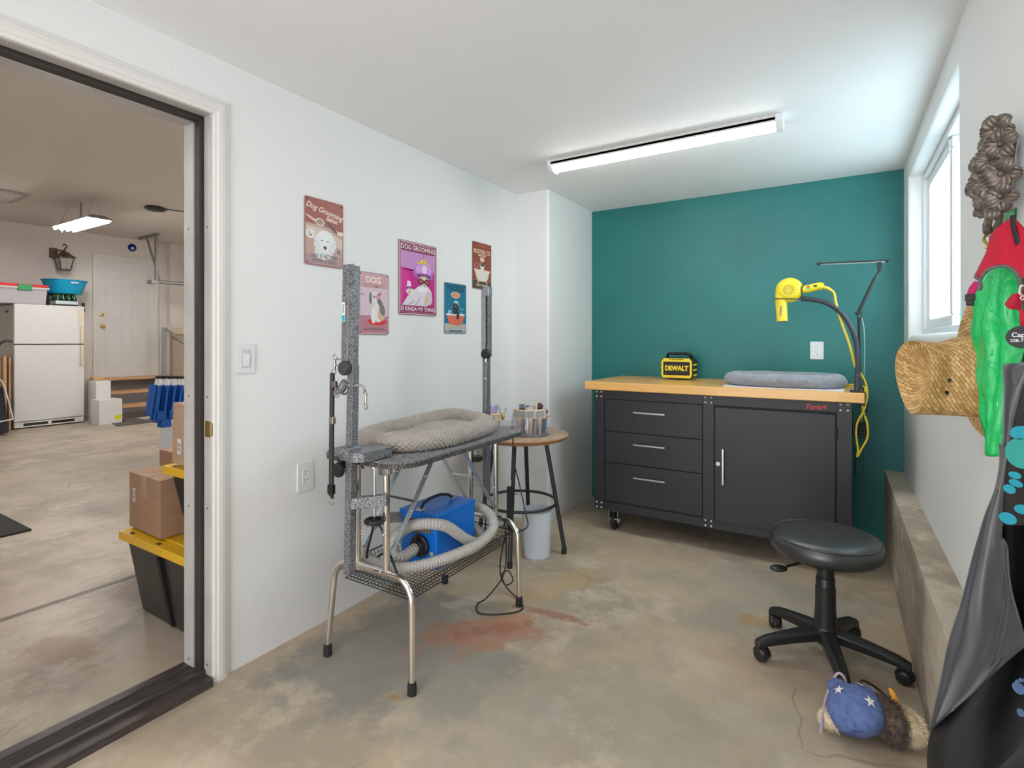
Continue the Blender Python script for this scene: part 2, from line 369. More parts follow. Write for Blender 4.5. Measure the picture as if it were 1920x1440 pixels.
S('ceiling_garage', mat('garage_ceiling_paint', (.66, .62, .58), .8, world=True), (-10.6, -3.1, 2.99, XL-.14, 6.2, 3.1))
S('wall_back', m_teal, (XL-.14, YB, -.1, XR+.3, YB+.12, 2.4))
ring_wall('wall_right', 'x', XR, XR+.20, (-1.6, -.1), (YB+.1, 2.4), (2.227, 1.255), (3.646, 2.128), m_wall, bev=.028)
ring_wall('wall_left', 'x', XL, XL-.14, (-3.1, -.1), (6.2, 3.05), (.12, -.05), (1.05, 2.045), m_wall)
ring_wall('wall_near', 'y', -1.55, -1.67, (XL-.1, -.1), (XR+.1, 2.4), (-1.5, .0), (0, 2.05), m_wall)  # the hole is an unseen opening, added to admit daylight
struct(MB().box(XL-.02, 3.14, -.05, -1.653, YB+.02, ZC+.05).build('wall_corner', m_wall, bev=.018, seg=4, loc=(0, 0, 0)))
S('wall_garage_far', m_gwall, (-10.6, -3.1, -.1, -10.4, 6.2, 3.05), (-10.41, 4.86, -.1, -10.27, 6.2, 3.05))
S('wall_garage_side', m_gwall, (-10.6, 6.1, -.1, XL-.14, 6.2, 3.05), (-10.6, -3.1, -.1, XL-.14, -3.0, 3.05))
# raised concrete footing along the right wall
mb = MB(); mb.prism([(.242, -1.6), (.345, -1.6), (.345, YB+.01), (.236, YB+.01)], -.02, .447)
lg = struct(mb.build('baseboard_right', m_ledge, bev=.007, loc=(0, 0, 0)))

# door casing, jamb, weatherstrip, threshold
d = bpy.data.objects.new('door_1', None); COL.objects.link(d); d.location = (-1.975, .59, 0); ORG['door_1'] = (-1.975, .59, 0); struct(d)
cas = MB(); prof = [(0, 0), (0, .010), (.003, .013), (.012, .014), (.016, .0175), (.030, .018), (.044, .0155), (.050, .011), (.056, .0105), (.059, .008), (.059, 0)]
rows = [[(XL+t_, 1.040+d_, 0) for d_, t_ in prof], [(XL+t_, 1.040+d_, 2.032+d_) for d_, t_ in prof], [(XL+t_, .13-d_, 2.032+d_) for d_, t_ in prof], [(XL+t_, .13-d_, 0) for d_, t_ in prof]]
n_ = len(prof); cas.add(sum(rows, []), [(i*n_+k, i*n_+k+1, (i+1)*n_+k+1, (i+1)*n_+k) for i in range(3) for k in range(n_-1)]+[tuple(range(n_)), tuple(range(3*n_, 4*n_))])
cas.build('casing', m_trim, d)
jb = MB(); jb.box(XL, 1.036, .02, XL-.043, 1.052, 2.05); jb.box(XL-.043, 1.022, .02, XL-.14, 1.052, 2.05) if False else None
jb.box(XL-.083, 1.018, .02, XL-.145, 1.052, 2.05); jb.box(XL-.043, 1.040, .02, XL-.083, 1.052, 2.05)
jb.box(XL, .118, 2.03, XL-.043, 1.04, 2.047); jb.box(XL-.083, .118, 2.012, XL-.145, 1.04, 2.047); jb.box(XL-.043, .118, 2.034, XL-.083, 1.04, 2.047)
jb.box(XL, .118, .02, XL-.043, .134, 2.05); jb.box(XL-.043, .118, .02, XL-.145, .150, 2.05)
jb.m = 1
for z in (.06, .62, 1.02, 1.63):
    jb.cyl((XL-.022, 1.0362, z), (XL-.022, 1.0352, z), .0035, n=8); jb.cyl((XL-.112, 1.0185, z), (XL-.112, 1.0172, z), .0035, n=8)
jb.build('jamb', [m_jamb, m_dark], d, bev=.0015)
ws = MB(); ws.box(XL-.046, 1.022, .03, XL-.081, 1.040, 2.03); ws.box(XL-.046, .15, 2.014, XL-.081, 1.03, 2.034)
ws.build('weatherstrip', m_weather, d, bev=.003)
th = MB(); th.box(XL+.028, .10, 0, XL-.035, 1.03, .026); th.box(XL-.030, .10, 0, XL-.150, 1.036, .038)
for k in range(7): th.box(XL-.052-k*.009, .13, .037, XL-.056-k*.009, 1.016, .0405)
th.build('threshold', m_thresh, d, bev=.004)
sp = MB(); sp.M = F((-1, 0, 0), (0, 0, 1), (XL-.018, 1.0358, .905)); sp.prism(rrect(.034, .058, .006), 0, .0018)
sp.M = Matrix(); sp.tube([(XL-.001, 1.036, .88), (XL+.006, 1.038, .885), (XL+.006, 1.038, .925), (XL-.001, 1.036, .93)], .002, 6)
sp.cyl((XL-.02, 1.034, .925), (XL-.02, 1.0335, .925), .004, n=10); sp.cyl((XL-.02, 1.034, .885), (XL-.02, 1.0335, .885), .004, n=10)
sp.build('strike_plate', m_gold, d)

# window in the right wall
w = bpy.data.objects.new('window_1', None); COL.objects.link(w); w.location = (.44, 2.935, 1.255); ORG['window_1'] = (.44, 2.935, 1.255); struct(w)
def frame_rect(mb, x0, x1, ya, yb, za, zb, t):
    mb.box(x0, ya, za, x1, yb, za+t); mb.box(x0, ya, zb-t, x1, yb, zb); mb.box(x0, ya, za+t, x1, ya+t, zb-t); mb.box(x0, yb-t, za+t, x1, yb, zb-t)
fr = MB(); frame_rect(fr, .395, .50, 2.227, 3.646, 1.255, 2.128, .030); fr.build('window_frame', m_vinyl, w, bev=.004)
s1 = MB(); frame_rect(s1, .412, .440, 2.90, 3.616, 1.285, 2.098, .050); sa = s1.build('sash', m_vinyl, w, bev=.006)
s2 = MB(); frame_rect(s2, .455, .485, 2.257, 2.98, 1.285, 2.098, .046); sb_ = s2.build('sash', m_vinyl, w, bev=.006)
MB().box(.422, 2.945, 1.33, .428, 3.571, 2.052).build('pane', m_glass, sa)
MB().box(.468, 2.30, 1.33, .474, 2.94, 2.055).build('pane', m_glass, sb_)
lk = MB(); lk.box(.400, 2.905, 2.04, .413, 2.925, 2.085); lk.build('sash_latch', m_steel, sa, bev=.003)
# outside the window: added dark boards, with sky in the gaps, to stripe the glass
sd = MB()
for k in range(14): sd.box(.45+k*.11, 6.0+(k % 3)*.02, .2, .45+k*.11+.07, 6.03+(k % 3)*.02, 4.2)
tag(sd.build('added_boards', mat('stripe_boards', (.07, .125, .14), .6)), 'dark upright boards added outside to stripe the bright window glass', 'backdrop')

# ================================================================== ON THE WALLS
# strip lights: one in view and an unseen twin added behind the camera for fill
def strip_light(dx, dy, label):
    T = Matrix.Translation((dx, dy, 0)); t = thing('strip_light', (-.80+dx, 2.68+dy, ZC-.055), label, 'ceiling light', 'strip lights on the room ceiling')
    hb = MB(); hb.M = T; hb.box(-1.385, 2.628, ZC-.030, -.215, 2.735, ZC-.0005); hb.box(-1.385, 2.628, ZC-.034, -.215, 2.634, ZC-.012); hb.build('housing', mat('fixture_white', (.72, .70, .67), .4), t, bev=.003)
    df = MB(); df.M = T; prof = [(2.634+.095*i/12, ZC-.030-.030*math.sin(PI*i/12)**.6) for i in range(13)]
    vs = [(x, y, z) for x in (-1.372, -.238) for y, z in prof]
    df.add(vs, [(i, i+1, 14+i, 13+i) for i in range(12)], True); df.add(vs, [tuple(range(13)), tuple(reversed(range(13, 26)))]); df.build('diffuser', m_led, t)
    for x0, x1 in ((-1.392, -1.370), (-.240, -.212)):
        ec = MB(); ec.M = T @ F((0, 1, 0), (0, 0, 1), (x0, 0, 0)); ec.prism([(2.624, ZC-.001), (2.739, ZC-.001), (2.739, ZC-.034), (2.72, ZC-.058), (2.69, ZC-.066), (2.66, ZC-.062), (2.628, ZC-.034)][::-1], 0, x1-x0)
        ec.build('end_cap', m_white, t, bev=.002)
strip_light(0, 0, 'long slim white strip light glowing on the ceiling in front of the green wall')
strip_light(.05, -2.25, 'long slim white strip light added for fill on the ceiling near the doorway, unseen above the viewer')

def plate(name, M, w_, h_, label, cat, kind, group=None):
    loc = M.translation; t = thing(name, tuple(loc), label, cat, group)
    p = MB(); p.M = M; p.prism(rrect(w_, h_, .005), 0, .006); p.m = 1
    for z in (-h_*.42, h_*.42): p.cyl((0, z, .0055), (0, z, .0067), .0025, n=8)
    p.build('cover_plate', [mat('plate_white', (.74, .74, .74), .35), m_label], t, bev=.0015)
    if kind == 'switch':
        r = MB(); r.M = M; r.prism(rrect(.034, .067, .002), .005, .0075); r.build('switch_bezel', mat('plate_grey', (.56, .56, .56), .4), t, bev=.001)
        r = MB(); r.M = M @ Matrix.Translation((0, -.004, .006)) @ Matrix.Rotation(math.radians(4), 4, 'X'); r.prism(rrect(.022, .048, .002), 0, .005); r.build('rocker', m_label, t, bev=.001)
    else:
        r = MB(); r.M = M; r.prism(rrect(.034, .067, .002), .005, .0075); f = r.build('receptacle', m_white, t, bev=.001)
        for cy in (-.017, .017):
            s_ = MB(); s_.M = M
            s_.box(-.0075, cy+.002, .0070, -.0055, cy+.011, .0080); s_.box(.0055, cy+.003, .0070, .0075, cy+.010, .0080); s_.cyl((0, cy-.007, .007), (0, cy-.007, .008), .0026, n=10)
            s_.build('socket_slots', m_dark, f)
    return t
plate('light_switch', onleft(1.165, 1.155, XL), .072, .110, 'white rocker light switch on the wall beside the doorway', 'light switch', 'switch')
plate('power_outlet', onleft(1.427, .652, XL), .076, .118, 'white power outlet low on the white wall behind the hanging restraint strap', 'power outlet', 'outlet')
plate('power_outlet', onback(-.116, 1.162, YB), .074, .112, 'white power outlet on the green wall above the workbench', 'power outlet', 'outlet')

# ---- tin signs
def sign(y0, y1, z0, z1, label, art, edge):
    M = onleft((y0+y1)/2, (z0+z1)/2, XL+.002); w_, h_ = y1-y0, z1-z0
    t = thing('tin_sign', (XL, (y0+y1)/2, z0), label, 'sign', 'tin signs on the white wall')
    b = MB(); b.M = M; b.prism(rrect(w_, h_, .009), 0, .0022); b.build('metal_sheet', edge, t, bev=.0006)
    a = MB(); mats = []; lay = [0]
    class A:
        def mi(s, c):
            k = 'ink_%02d_%02d_%02d' % tuple(int(x*99) for x in c); m = mat(k, c, .42)
            if m not in mats: mats.append(m)
            a.m = mats.index(m)
        def poly(s, pts, c):
            s.mi(c); lay[0] += 1; a.M = M; z = .0023+lay[0]*.00003
            a.add([((u-.5)*w_, (v-.5)*h_, z) for u, v in pts], [tuple(range(len(pts)))])
        def rect(s, u0, v0, u1, v1, c): s.poly([(u0, v0), (u1, v0), (u1, v1), (u0, v1)], c)
        def round(s, c, m_=.02): 
            s.mi(c); a.M = M; lay[0] += 1; z = .0023+lay[0]*.00003; P = rrect(w_*(1-m_), h_*(1-m_), .007); a.add([(x, y, z) for x, y in P], [tuple(range(len(P)))])
        def ell(s, u, v, ru, rv, c, n=22, a0=0, a1=360, rot=0):
            q = [];
            for i in range(n+(a1-a0 < 360)):
                an = math.radians(a0+(a1-a0)*i/n); x, y = ru*math.cos(an)*w_, rv*math.sin(an)*h_; ro = math.radians(rot)
                q.append((u+(x*math.cos(ro)-y*math.sin(ro))/w_, v+(x*math.sin(ro)+y*math.cos(ro))/h_))
            s.poly(q, c)
        def fluff(s, u, v, ru, rv, c, n=11, k=.16):
            q = []
            for i in range(n*6):
                an = 2*PI*i/(n*6); rr_ = 1-k*abs(math.sin(n*an/2+.5)); q.append((u+ru*rr_*math.cos(an), v+rv*rr_*math.sin(an)))
            s.poly(q[::-1] if False else q, c)
        def txt(s, tx, u, v, size, c, shear=0, off=.0, sx=1, rot=0):
            s.mi(c); lay[0] += 1; a.M = Matrix()
            a.text(tx, size, M @ Matrix.Translation(((u-.5)*w_, (v-.5)*h_, .0023+lay[0]*.00003)) @ Matrix.Rotation(math.radians(rot), 4, 'Z'), .00002, shear=shear, off=off, sx=sx)
    art(A()); a.M = Matrix(); a.build('artwork', mats, t)
    for sx in (-1, 1):
        for sy in (-1, 1): h = MB(); h.M = M; h.cyl((sx*(w_/2-.011), sy*(h_/2-.011), .002), (sx*(w_/2-.011), sy*(h_/2-.011), .0062), .0024, n=8); h.build('screw', m_dark, t)
    return t
def art_salon(A):
    A.round((.34, .095, .075)); A.poly([(.02, .02), (.98, .02), (.98, .56), (.55, .60), (.02, .62)], (.52, .33, .27)); A.poly([(.02, .42), (.98, .30), (.98, .44), (.5, .56), (.02, .58)], (.66, .52, .42))
    A.rect(.02, .02, .98, .17, (.42, .28, .27)); A.txt('Dog Grooming', .5, .83, .034, (.90, .80, .66), .35, .0003, .92, -10); A.txt('Salon', .68, .72, .028, (.90, .80, .66), .35, .0005, 1, -10)
    A.ell(.20, .68, .20, .018, (.80, .50, .42), rot=-22); A.ell(.38, .655, .12, .055, (.78, .66, .52), rot=-8); A.ell(.38, .655, .09, .04, (.35, .24, .17), rot=-8)
    A.ell(.70, .60, .18, .022, (.10, .06, .07), rot=-38); A.ell(.92, .54, .09, .03, (.82, .60, .50))
    A.fluff(.14, .46, .13, .08, (.74, .72, .66)); A.ell(.11, .47, .015, .012, (.06, .04, .04)); A.ell(.15, .44, .025, .014, (.10, .07, .06))
    A.fluff(.47, .20, .26, .11, (.70, .70, .70), 9); A.fluff(.38, .34, .17, .16, (.72, .72, .72), 9); A.fluff(.66, .34, .16, .15, (.72, .72, .72), 9); A.fluff(.52, .43, .24, .12, (.80, .80, .79), 13); A.ell(.51, .33, .12, .12, (.83, .82, .80))
    A.ell(.43, .385, .035, .009, (.16, .14, .15)); A.ell(.58, .38, .035, .009, (.16, .14, .15)); A.ell(.51, .285, .05, .022, (.09, .08, .09)); A.ell(.51, .255, .03, .010, (.35, .16, .15))
    A.poly([(.82, .24), (.92, .20), (.90, .27), (.84, .28)], (.10, .18, .26)); A.txt('LIFE IS BETTER', .50, .148, .0215, (.14, .13, .15), 0, .0002); A.txt('WITH A DOG', .50, .072, .0215, (.14, .13, .15), 0, .0002)
def art_thing(A):
    A.round((.78, .62, .64)); A.rect(.025, .02, .975, .98, (.27, .02, .09)); A.rect(.05, .035, .95, .965, (.72, .60, .62)); A.rect(.06, .04, .94, .96, (.27, .02, .09))
    A.rect(.06, .125, .94, .86, (.58, .01, .24)); A.rect(.06, .62, .94, .86, (.58, .28, .56)); 
    for i in range(1, 12): A.rect(.06+i*.073, .62, .064+i*.073, .86, (.50, .20, .48))
    for i in range(1, 7): A.rect(.06, .62+i*.034, .94, .6215+i*.034, (.50, .20, .48))
    A.poly([(.06, .125), (.06, .60), (.20, .58), (.30, .40), (.16, .30)], (.70, .02, .30)); A.poly([(.06, .62), (.94, .62), (.94, .57), (.5, .60), (.06, .64)], (.72, .03, .36))
    A.poly([(.44, .725), (.64, .765), (.84, .705), (.80, .695), (.5, .70)], (.80, .60, .02)); A.poly([(.55, .75), (.64, .80), (.73, .745)], (.85, .66, .03)); A.ell(.64, .76, .02, .012, (.45, .30, .02)); A.rect(.63, .79, .65, .86, (.30, .12, .28))
    A.ell(.64, .615, .26, .115, (.52, .18, .60)); A.ell(.64, .635, .22, .085, (.66, .34, .72)); A.ell(.66, .645, .06, .06, (.84, .66, .88)); A.ell(.64, .545, .25, .045, (.46, .14, .52)); A.ell(.64, .548, .20, .03, (.20, .05, .16))
    A.ell(.38, .60, .012, .07, (.42, .14, .48), rot=-14)
    A.fluff(.64, .51, .13, .045, (.60, .45, .30), 9); A.ell(.64, .455, .085, .07, (.82, .76, .68)); A.ell(.57, .47, .085, .042, (.06, .02, .03)); A.ell(.73, .47, .085, .042, (.06, .02, .03)); A.ell(.57, .472, .06, .027, (.42, .08, .08)); A.ell(.73, .472, .06, .027, (.42, .08, .08)); A.ell(.65, .415, .022, .013, (.08, .05, .06))
    A.poly([(.08, .13), (.20, .24), (.34, .33), (.52, .41), (.76, .41), (.86, .33), (.86, .22), (.72, .13)], (.76, .68, .75)); A.fluff(.60, .36, .14, .045, (.84, .80, .84), 9)
    A.ell(.78, .25, .09, .10, (.66, .54, .64), rot=10); A.ell(.70, .22, .045, .08, (.74, .50, .36), rot=-18); A.ell(.30, .16, .11, .016, (.58, .46, .58), rot=32); A.ell(.48, .19, .13, .014, (.58, .46, .58), rot=48)
    A.ell(.28, .32, .10, .045, (.82, .76, .74)); A.ell(.26, .31, .05, .022, (.70, .44, .34)); A.poly([(.19, .38), (.31, .38), (.29, .46), (.21, .46)], (.86, .68, .82)); A.ell(.25, .365, .055, .022, (.10, .03, .05)); A.rect(.235, .34, .265, .37, (.70, .60, .66))
    A.rect(.06, .04, .94, .128, (.30, .015, .10)); A.txt('DOG GROOMING', .5, .912, .0335, (.86, .78, .80), 0, .0004, .98); A.txt('IS KINDA MY THING', .5, .082, .030, (.90, .84, .86), 0, .0004, .97)
def art_bunny(A):
    A.round((.60, .36, .38)); A.rect(.06, .30, .97, .76, (.68, .52, .58)); A.rect(.02, .03, .98, .30, (.50, .20, .26)); A.rect(.02, .298, .98, .305, (.20, .12, .14))
    A.fluff(.48, .85, .40, .10, (.66, .34, .32), 10, .08); A.txt('DOG', .48, .88, .042, (.90, .84, .84), 0, .0007); A.txt('GROOMING', .50, .785, .025, (.42, .27, .25), .1, .0006)
    for i in range(6): A.rect(.06+i*.15, .03, .064+i*.15, .298, (.42, .15, .2))
    A.ell(.60, .21, .32, .055, (.70, .015, .02)); A.ell(.60, .235, .26, .03, (.50, .01, .02)); A.ell(.62, .36, .20, .16, (.78, .72, .68), rot=15); A.ell(.75, .34, .12, .12, (.66, .42, .28)); A.ell(.48, .30, .09, .12, (.82, .78, .76))
    A.ell(.52, .60, .15, .095, (.76, .70, .68)); A.ell(.38, .59, .045, .095, (.18, .15, .15)); A.ell(.70, .52, .07, .13, (.20, .16, .16), rot=35); A.ell(.50, .615, .025, .022, (.05, .04, .05)); A.ell(.66, .65, .10, .028, (.62, .16, .20), rot=30); A.ell(.60, .60, .06, .035, (.72, .34, .36), rot=-30); A.ell(.78, .41, .09, .10, (.22, .18, .18), rot=20)
    A.txt('UNCONDITIONAL', .5, .085, .020, (.26, .18, .20), 0, .0006, .85); A.rect(.04, .64, .2, .646, (.16, .14, .16)); A.rect(.04, .625, .2, .63, (.16, .14, .16))
def art_poodle(A):
    A.round((.01, .17, .29)); A.rect(.02, .02, .98, .20, (.46, .45, .44)); A.rect(.02, .195, .98, .21, (.05, .30, .48))
    A.txt('POODLE', .5, .90, .046, (.02, .03, .05), 0, .0010, .9); A.fluff(.50, .765, .22, .07, (.80, .40, .24), 8, .1); A.txt('it\'s a', .5, .79, .014, (.25, .10, .05), 0, .0004); A.txt('BATH DAY', .5, .75, .013, (.25, .10, .05), 0, .0004)
    random.seed(3)
    for i in range(26): A.ell(.15+random.random()*.7, .40+random.random()*.2, .016, .012, (.45, .70, .82), 10)
    A.ell(.22, .43, .05, .035, (.50, .74, .85)); A.fluff(.52, .62, .12, .04, (.45, .66, .78), 9)
    A.fluff(.50, .53, .15, .085, (.06, .045, .05), 10); A.ell(.50, .51, .07, .05, (.30, .17, .22)); A.ell(.50, .43, .12, .11, (.05, .04, .045))
    A.poly([(.06, .385), (.94, .385), (.86, .35), (.14, .35)], (.70, .72, .72)); A.poly([(.10, .36), (.90, .36), (.82, .22), (.72, .17), (.30, .17), (.18, .22)], (.72, .15, .09)); A.ell(.34, .15, .05, .03, (.80, .42, .15)); A.ell(.70, .15, .05, .03, (.80, .42, .15)); A.ell(.60, .35, .07, .07, (.05, .04, .05), rot=-20)
    A.fluff(.2, .375, .16, .025, (.66, .74, .78), 9); A.fluff(.78, .38, .14, .025, (.66, .74, .78), 9); A.txt('RELAX, BATH & UNWIND', .5, .05, .0125, (.08, .08, .09), 0, .0006, .85)
def art_boston(A):
    A.round((.27, .06, .035)); A.rect(.02, .02, .98, .19, (.07, .05, .045)); A.rect(.02, .185, .98, .192, (.5, .36, .28)); A.txt('BOSTON CO', .5, .80, .036, (.86, .66, .46), 0, .0006, .85); A.txt('BATH SOAP', .5, .725, .018, (.86, .66, .46), 0, .0006, .85)
    A.fluff(.5, .93, .3, .014, (.40, .12, .07), 12); A.ell(.18, .50, .10, .055, (.60, .36, .26)); A.ell(.18, .50, .08, .043, (.27, .06, .035))
    A.ell(.50, .36, .10, .17, (.78, .74, .68)); A.ell(.50, .53, .13, .09, (.80, .76, .70)); A.ell(.45, .55, .055, .06, (.06, .05, .05)); A.ell(.57, .55, .055, .06, (.06, .05, .05)); A.ell(.50, .64, .12, .055, (.80, .50, .40)); A.ell(.5, .51, .035, .02, (.06, .05, .05)); A.ell(.56, .40, .03, .02, (.1, .08, .08))
    A.poly([(.04, .42), (.96, .42), (.88, .36), (.80, .22), (.68, .165), (.32, .165), (.20, .22), (.12, .36)], (.80, .56, .38)); A.poly([(.10, .40), (.90, .40), (.82, .35), (.75, .23), (.65, .185), (.35, .185), (.25, .23), (.18, .35)], (.72, .68, .62)); A.ell(.28, .15, .03, .035, (.8, .56, .38)); A.ell(.74, .15, .03, .035, (.8, .56, .38))
    A.txt('WASH YOUR PAWS', .5, .08, .0175, (.86, .72, .50), 0, .0003, .85)
m_edge = mat('sign_edge', (.30, .16, .17), .4, .4)
sign(1.423, 1.625, 1.545, 1.834, 'brick red tin sign of a white poodle reading Dog Grooming Salon, nearest the doorway', art_salon, m_edge)
sign(1.715, 1.908, 1.252, 1.549, 'dusty pink tin sign with a spotted puppy on a red cushion', art_bunny, m_edge)
sign(1.978, 2.276, 1.358, 1.743, 'largest magenta tin sign of a dog under a hair dryer reading is kinda my thing', art_thing, m_edge)
sign(2.344, 2.551, 1.265, 1.558, 'blue tin sign with a black poodle in an orange bathtub', art_poodle, mat('sign_edge_grey', (.4, .4, .4), .4, .4))
sign(2.616, 2.820, 1.546, 1.836, 'dark red tin sign of a black and white dog in a bathtub', art_boston, m_edge)
# ================================================================== GROOMING TABLE
gt = thing('grooming_table', (-1.49, 1.74, 0), 'speckled black topped grooming table with four bent chrome legs and a wire basket', 'grooming table')
TX0, TX1, TY0, TY1, TZ = -1.715, -1.275, 1.335, 2.215, .795
mb = MB(); mb.prism(rrect(TX1-TX0, TY1-TY0, .10, 8, ((TX0+TX1)/2, (TY0+TY1)/2)), TZ-.006, TZ); mb.m = 1; mb.prism(rrect(TX1-TX0+.006, TY1-TY0+.006, .103, 8, ((TX0+TX1)/2, (TY0+TY1)/2)), TZ-.022, TZ-.005)
mb.build('table_top', [m_speck, m_speckdk], gt, bev=.002)
RZ = .375
for (yy, fy) in ((1.392, 1.368), (2.112, 2.087)):
    for (fx, ux) in ((-1.688, -1.548), (-1.252, -1.398)):
        s_ = 1 if fx > -1.47 else -1
        pts = [(-1.473+s_*.03, yy, RZ)] + [(fx-s_*.10, yy, RZ)]
        pts += [(fx-s_*.10+s_*.085*math.sin(a), yy+(fy-yy)*.3*(1-math.cos(a)), RZ-.085*(1-math.cos(a))) for a in [PI/2*k/8 for k in range(1, 9)]]
        pts += [(fx, fy, .045)]
        lg_ = MB().tube(pts, .0125, 16).build('leg', m_chrome, gt)
        MB().lathe([(.014, 0), (.0165, .003), (.016, .030), (.0145, .045), (.0125, .046)], (fx, fy, 0), 18).build('rubber_foot', m_rub, lg_)
        up = MB().cyl((ux, yy, RZ+.01), (ux, yy, TZ-.028), .0125, n=16).build('upright', m_chrome, gt)
        br = MB(); br.prism([(ux-.03, yy-.022), (ux+.03, yy-.022), (ux+.03, yy+.022), (ux-.03, yy+.022)], TZ-.030, TZ-.0225); br.box(ux-.022, yy-.017, TZ-.06, ux+.022, yy-.014, TZ-.03); br.box(ux-.022, yy+.014, TZ-.06, ux+.022, yy+.017, TZ-.03)
        br.cyl((ux, yy-.02, TZ-.045), (ux, yy+.02, TZ-.045), .005, n=10); br.build('leg_bracket', m_steel, gt, bev=.002)
        bt = MB(); bt.ball((ux, yy-.013 if yy < 1.6 else yy-.013, .52), .006, 10); bt.build('bolt', m_steel, up)
    MB().cyl((-1.53, yy, RZ), (-1.42, yy, RZ), .0155, n=16).build('rail_sleeve', m_chrome, gt)
# folding braces
for (yy, sgn) in ((1.392, 1), (2.112, -1)):
    for ux in (-1.548, -1.398):
        top = Vector((ux, yy+sgn*.27, TZ-.035)); kn = Vector((ux, yy+sgn*.13, .57)); low = Vector((ux, yy+sgn*.022, .44))
        bm_ = MB(); bm_.bar(top, kn+(kn-top)*.12, .003, .022, (1, 0, 0)); bm_.bar(kn, low, .003, .020, (1, 0, 0))
        for p in (top, kn, low, top.lerp(kn, .4)): bm_.cyl(p-Vector((.006, 0, 0)), p+Vector((.008, 0, 0)), .005, n=10)
        bm_.M = Matrix(); bm_.build('folding_brace', m_zinc, gt)
    MB().bar((-1.548, yy+sgn*.15, .60), (-1.398, yy+sgn*.15, .60), .016, .003).build('brace_crossbar', m_steel if sgn < 0 else m_legdk, gt)
# wire basket
wr = mat('black_wire', (.012, .012, .013), .4)
bk = MB(); bx0, bx1, by0, by1, bz0, bz1 = -1.665, -1.285, 1.40, 2.08, .292, .345
for z, g in ((bz1, 0), (bz0, .018)):
    bk.tube([(bx0+g, by0+g, z), (bx1-g, by0+g, z), (bx1-g, by1-g, z), (bx0+g, by1-g, z)], .0028 if z == bz1 else .002, 6, closed=True)
n = 34
for i in range(1, n):
    y = by0+.018+(by1-by0-.036)*i/n; bk.tube([(bx0, y, bz1), (bx0+.018, y, bz0), (bx1-.018, y, bz0), (bx1, y, bz1)], .0012, 5)
for i in range(1, 18):
    x = bx0+.018+(bx1-bx0-.036)*i/18; bk.tube([(x, by0, bz1), (x, by0+.018, bz0), (x, by1-.018, bz0), (x, by1, bz1)], .0012, 5)
for z, g in ((bz0+.018, .012), (bz0+.036, .006)): bk.tube([(bx0+g, by0+g, z), (bx1-g, by0+g, z), (bx1-g, by1-g, z), (bx0+g, by1-g, z)], .0012, 5, closed=True)
for x in (-1.60, -1.34):
    for y in (1.392, 2.112): bk.tube([(x, by0 if y < 1.6 else by1, bz1), (x, y-.0, RZ-.012), (x, y+(.014 if y < 1.6 else -.014), RZ+.004)], .0028, 6)
bk.build('wire_basket', wr, gt)

# ---- grooming arms clamped to the table ends
def knob(mb, c, r, axis='y', sg=-1):
    q = Vector(c); d = Vector((0, sg, 0)); prof = [(0, 0), (r*.8, .000), (r, .006), (r*1.0, .016), (r*.85, .022), (0, .024)]
    R = Vector((0, 0, 1)).rotation_difference(d).to_matrix(); mb.lathe(prof, q, 20, R)
t = thing('grooming_stand', (-1.49, 1.312, .37), 'tall hammered grey grooming arm clamped to the near table end with a round black knob', 'grooming arm', 'grooming arms clamped to the table')
def post(x, y, lean):
    return lambda z: Vector((x+(z-.8)*lean, y, z))
pa = post(-1.482, 1.305, .026)
a1 = MB(); a1.bar(pa(.385), pa(1.135), .030, .030, (0, 1, 0)); a1.build('post', m_hammer, t, bev=.0015)
a2 = MB(); q = Vector((-.002, 0, 0)); a2.bar(pa(1.12)+q, pa(1.488)+q, .028, .026, (0, 1, 0)); a2.build('upper_arm', m_hammer, t, bev=.0015)
a3 = MB(); q = Vector((-.031, -.001, 0)); a3.bar(pa(1.125)+q, pa(1.492)+q, .026, .028, (0, 1, 0)); a3.build('folded_arm', m_hammer, t, bev=.0015)
st_ = MB(); q = Vector((-.0155, -.014, 0)); st_.bar(pa(1.14)+q, pa(1.44)+q, .009, .003, (0, 1, 0)); q = Vector((-.0455, -.005, 0)); st_.bar(pa(1.14)+q, pa(1.47)+q, .004, .020, (0, 1, 0)); st_.build('steel_edge', m_steel, t)
hc = MB(); c = pa(1.455); hc.M = F((1, 0, 0), (0, 0, 1), (c.x, 1.289, c.z)); hc.prism([(-.040, .038), (.015, .038), (.015, -.028), (-.022, -.028), (-.040, -.006)], 0, .004); hc.build('hinge_plate', m_hammer, t, bev=.001)
sc = MB(); sc.cyl((pa(1.48).x-.036, 1.292, 1.482), (pa(1.48).x-.036, 1.280, 1.482), .006, n=12); sc.build('hinge_pin', m_steel, t)
sk = MB(); sk.M = F((1, 0, 0), (0, 0, 1), (pa(1.33).x-.0385, 1.2895, 1.325)); sk.prism(rrect(.016, .070, .002), 0, .0006); sk.m = 1; sk.prism(rrect(.013, .022, .001, c=(0, -.022)), .0006, .001); sk.m = 2
for i in range(3): sk.box(-.004+i*.003, -.005, .0006, -.0025+i*.003, .028, .0009)
sk.build('sticker', [m_label, m_cyan, m_print], t)
k1 = MB(); knob(k1, (pa(1.125).x-.014, 1.288, 1.125), .026); k1.build('adjusting_knob', mat('grey_knob', (.045, .045, .048), .5), t, bev=.001)
cl = MB(); c = pa(.82); cl.box(c.x-.028, 1.268, .806, c.x+.024, 1.328, .845); cl.M = Matrix()
cl.prism([(c.x-.024, 1.270), (c.x+.055, 1.262), (c.x+.085, 1.285), (c.x+.085, 1.42), (c.x+.02, 1.44), (c.x-.024, 1.42)], .800, .832)
cl.build('clamp_head', m_hammer, t, bev=.004, seg=3)
